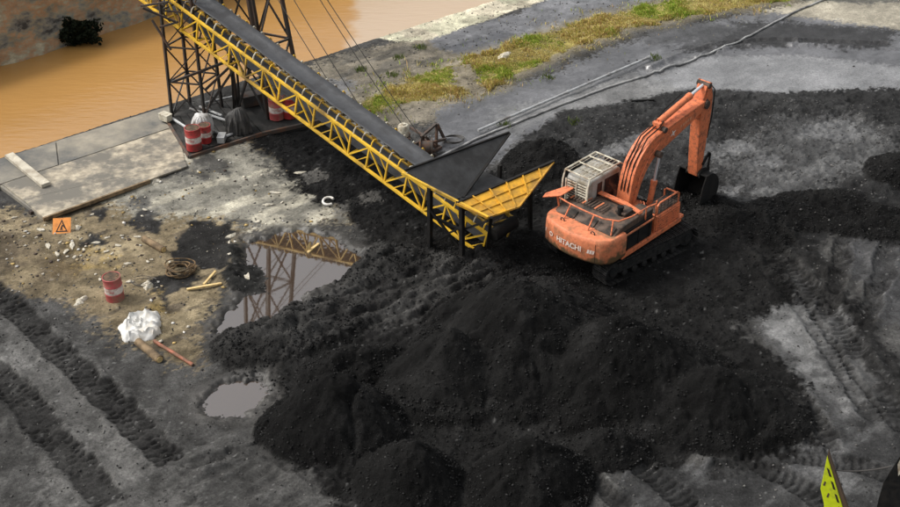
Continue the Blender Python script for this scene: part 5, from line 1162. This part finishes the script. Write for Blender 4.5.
def gz_arr(x, y):
    i = np.clip(np.searchsorted(GX, x) - 1, 0, nx - 2); j = np.clip(np.searchsorted(GY, y) - 1, 0, ny - 2)
    tx = (x - GX[i]) / (GX[i + 1] - GX[i]); ty = (y - GY[j]) / (GY[j + 1] - GY[j])
    return (Z[j, i] * (1 - tx) + Z[j, i + 1] * tx) * (1 - ty) + (Z[j + 1, i] * (1 - tx) + Z[j + 1, i + 1] * tx) * ty
def lookup(F_, x, y): return F_[np.clip(np.searchsorted(GY, y), 0, ny - 1), np.clip(np.searchsorted(GX, x), 0, nx - 1)]
OCT = np.array([(1, 0, 0), (-1, 0, 0), (0, 1, 0), (0, -1, 0), (0, 0, 1), (0, 0, -1)], float)
OCF = np.array([(0, 2, 4), (2, 1, 4), (1, 3, 4), (3, 0, 4), (2, 0, 5), (1, 2, 5), (3, 1, 5), (0, 3, 5)])
def lumps(name, n, field, smin, smax, power, colf, m, flatz=0.7):
    x = rs.uniform(-20, 20, n * 6); y = rs.uniform(22.5, 59, n * 6)
    w = lookup(field, x, y); keep = (rs.uniform(0, 1, len(x)) < w) & (np.abs(x) < 0.36 * np.sqrt(y * y + 576) + 1); x, y = x[keep][:n], y[keep][:n]; n = len(x)
    s = smin + (smax - smin) * rs.uniform(0, 1, n) ** power
    V = OCT[None] * (1 + rs.uniform(-0.35, 0.35, (n, 6, 1))) + rs.uniform(-0.25, 0.25, (n, 6, 3))
    V = V * s[:, None, None]; a = rs.uniform(0, 6.28, n); c_, s_ = np.cos(a)[:, None], np.sin(a)[:, None]
    V = np.stack([V[..., 0] * c_ - V[..., 1] * s_, V[..., 0] * s_ + V[..., 1] * c_, V[..., 2] * flatz], -1)
    V[..., 0] += x[:, None]; V[..., 1] += y[:, None]; V[..., 2] += (gz_arr(x, y) + s * 0.25)[:, None]
    Fq = (OCF[None] + 6 * np.arange(n)[:, None, None]).reshape(-1, 3)
    C_ = np.repeat(colf(n), 6, 0)
    return fast_mesh(name, V.reshape(-1, 3), Fq, m, C_)
coalf = np.clip(np.maximum(coalM, coalA * 0.8), 0, 1) * (1 - riv); clus = sstep(0.35, 0.65, N1) * 0.7 + 0.3
def ccol(n):
    v = 0.008 + 0.025 * rs.uniform(0, 1, n) ** 4 + 0.05 * (rs.uniform(0, 1, n) > 0.993); return np.stack([v, v * 0.99, v * 0.97], 1)
lm = tint_mat('coal_lump', 0.6, 0.12)
foot = sstep(0.0, 0.12, ME) * (1 - sstep(0.25, 0.7, ME)); clus = clus * 0.45 + foot * 0.55
o = lumps('coal_lumps', 80000, coalf * clus, 0.008, 0.05, 3.0, ccol, lm); o['label'] = 'loose black coal lumps over the piles'
def gcol(n):
    v = 0.03 + 0.12 * rs.uniform(0, 1, n) ** 2; return np.stack([v, v * 0.97, v * 0.92], 1)
wetm = np.clip(flat + back, 0, 1); yard = (1 - 0.93 * wetm) * np.clip(coalB * 0.3 + (1 - coalA) * 0.25, 0, 1) * (1 - riv) * (1 - coalM * 0.8)
o = lumps('yard_grit', 18000, yard, 0.010, 0.05, 3.5, gcol, tint_mat('grit', 0.85, 0.2)); o['label'] = 'scattered grey grit and pebbles over the yard'
def tcol(n):
    b_ = np.array([(0.5, 0.46, 0.38), (0.3, 0.24, 0.15), (0.42, 0.3, 0.12), (0.6, 0.58, 0.54), (0.08, 0.06, 0.05)]); return b_[rs.randint(0, 5, n)] * rs.uniform(0.6, 1.1, (n, 1))
junk = tan * sstep(0.45, 0.6, SPOT + 0.1 * N3) * (1 - coalA)
lit = zone([(20, 225), (70, 232), (90, 250), (80, 270), (40, 262), (15, 245)], 0.5, 0.6)
o = lumps('mud_litter', 5200, np.clip(junk * 0.45 + lit, 0, 1), 0.012, 0.095, 3.2, tcol, tint_mat('litter_bits', 0.85, 0.2), 0.35); o['label'] = 'small pale rubbish strewn over the tan mud'

# grass verge: curved blades in tufts
nb_ = 90000; x = rs.uniform(VERGE[:, 0].min() - 1, VERGE[:, 0].max(), nb_ * 8); y = rs.uniform(VERGE[:, 1].min() - 1, VERGE[:, 1].max() + 1, nb_ * 8)
gn = fbm(x, y, 1.3, 3, 61); gp_ = fbm(x, y, 2.6, 3, 63); lv = lookup(vsd, x, y); keep = (rs.uniform(0, 1, len(x)) < np.where(lv < 0, sstep(0.32, 0.5, gn * 0.5 + gp_ * 0.5) + 0.12, 0.16 * np.exp(-np.maximum(lv, 0) / 0.35) * (gp_ > 0.5))) & (lookup(path, x, y) < 0.4); x, y, gn = x[keep][:nb_], y[keep][:nb_], gn[keep][:nb_]; n_ = len(x)
gh = (0.04 + 0.16 * sstep(0.4, 0.75, gn)) * rs.uniform(0.5, 1.3, n_); a = rs.uniform(0, 6.28, n_); wdt = rs.uniform(0.008, 0.020, n_); ln = rs.uniform(0.2, 0.9, n_) * gh
dx, dy = np.cos(a), np.sin(a); z0 = gz_arr(x, y)
V = np.stack([np.stack([x - dy * wdt, y + dx * wdt, z0 - 0.02], -1), np.stack([x + dy * wdt, y - dx * wdt, z0 - 0.02], -1), np.stack([x + dx * ln * 0.4 + dy * wdt * 0.8, y + dy * ln * 0.4 - dx * wdt * 0.8, z0 + gh * 0.65], -1), np.stack([x + dx * ln, y + dy * ln, z0 + gh], -1)], 1)
Fq = (np.array([[0, 1, 2, 3]])[None] + 4 * np.arange(n_)[:, None, None]).reshape(-1, 4)
gsel = fbm(x, y, 0.55, 3, 71); pal = np.array([(0.55, 0.44, 0.15), (0.62, 0.53, 0.24), (0.32, 0.41, 0.06), (0.24, 0.36, 0.045), (0.50, 0.46, 0.12), (0.48, 0.32, 0.15)])
pick = np.where(gsel + rs.uniform(-0.12, 0.12, n_) > 0.47, rs.randint(2, 5, n_), rs.choice([0, 1, 4, 5], n_)); C_ = np.repeat(pal[pick] * rs.uniform(0.7, 1.2, (n_, 1)), 4, 0)
o = fast_mesh('grass', V.reshape(-1, 3), Fq, tint_mat('grass_blades', 0.8, 0.15), C_); o['label'] = 'yellow and green grass on the verge along the river'
for i, (px, py) in enumerate(((392, 75), (398, 58), (420, 48), (360, 70), (548, 92 - 14), (655, 58), (575, 122), (505, 125))):
    p = on(px, py); tb = MB(); rg = random.Random(i)
    for _ in range(60):
        aa = rg.uniform(0, 6.28); r_ = rg.uniform(0, 0.3); q_ = Vector((math.cos(aa) * r_, math.sin(aa) * r_, -0.02)); d = Vector((rg.gauss(0, 0.4), rg.gauss(0, 0.4), 1)).normalized() * rg.uniform(0.1, 0.28); e = Vector((0.02, 0.01, 0))
        tb.add([q_ - e, q_ + e, q_ + d], [(0, 1, 2)])
    o = tb.build('grass_tuft', M['tuft'] if 'tuft' in M else M.setdefault('tuft', mat('tuft_green', (0.13, 0.17, 0.04), 0.8, var=0.3))); o.location = p
    tag(o, ['small green tuft on mud between the river strip and the verge', 'lone green tuft close to the river strip', 'green tuft beside the pale concrete strip', 'low green tuft near the stay cables', 'green tuft just below the grass verge', 'green tuft right of the straight pipe end', 'green tuft between the straight pipe and the hose', 'green tuft on the hose near the hopper'][i], 'plant', 'grass tufts on the mud')
# individual scraps of rubbish
spots = [(60, 243), (72, 246), (84, 250), (66, 252), (90, 236), (48, 246), (96, 243), (107, 238), (122, 236), (112, 254), (138, 237), (148, 262), (128, 264), (152, 330 - 70), (100, 280), (106, 252), (78, 228), (92, 215), (88, 205), (145, 210), (232, 236), (260, 212), (268, 205), (198, 172), (229, 243), (255, 186), (276, 193), (330, 214), (282, 203), (247, 277), (300, 172),
         (170, 262), (130, 282), (118, 246), (57, 254), (75, 257), (40, 230), (25, 222), (14, 218), (36, 238)]
lab_of = lambda x, y: 'small pale scrap among the rubbish heap around the warning sign' if (x < 100 and y > 222) else ('small pale scrap on the tan mud between sign and lone drum' if (x < 180 and y > 225) else ('small pale scrap near the front of the quay slabs' if x < 180 else 'small pale scrap on the grey silt left of the conveyor'))
for i, (x, y) in enumerate(spots):
    p = on(x, y); rg = random.Random(100 + i); n_ = 7; s_ = rg.choice((0.06, 0.08, 0.09, 0.12, 0.17)); mb = MB(); pts = []
    for k in range(n_): a = 2 * math.pi * k / n_ + rg.uniform(-0.25, 0.25); r_ = s_ * rg.uniform(0.5, 1.1); pts.append((r_ * math.cos(a) * 1.5, r_ * math.sin(a) * 0.7))
    for z, k_ in ((-0.01, 1.0), (0.02, 0.95)): mb.v += [(a * k_, b * k_, z + rg.uniform(0, 0.03)) for a, b in pts]
    mb.v.append((0, 0, 0.03 + s_ * rg.uniform(0.05, 0.35)))
    for k in range(n_): j = (k + 1) % n_; mb.f += [(k, j, n_ + j, n_ + k), (n_ + k, n_ + j, 2 * n_)]
    mb.f.append(tuple(range(n_))[::-1]); o = mb.build('litter_scrap', M['litter']); o.location = p; o.rotation_euler = (0, 0, rg.uniform(0, 6.28))
    lb_ = lab_of(x, y); tag(o, lb_, 'litter', lb_)
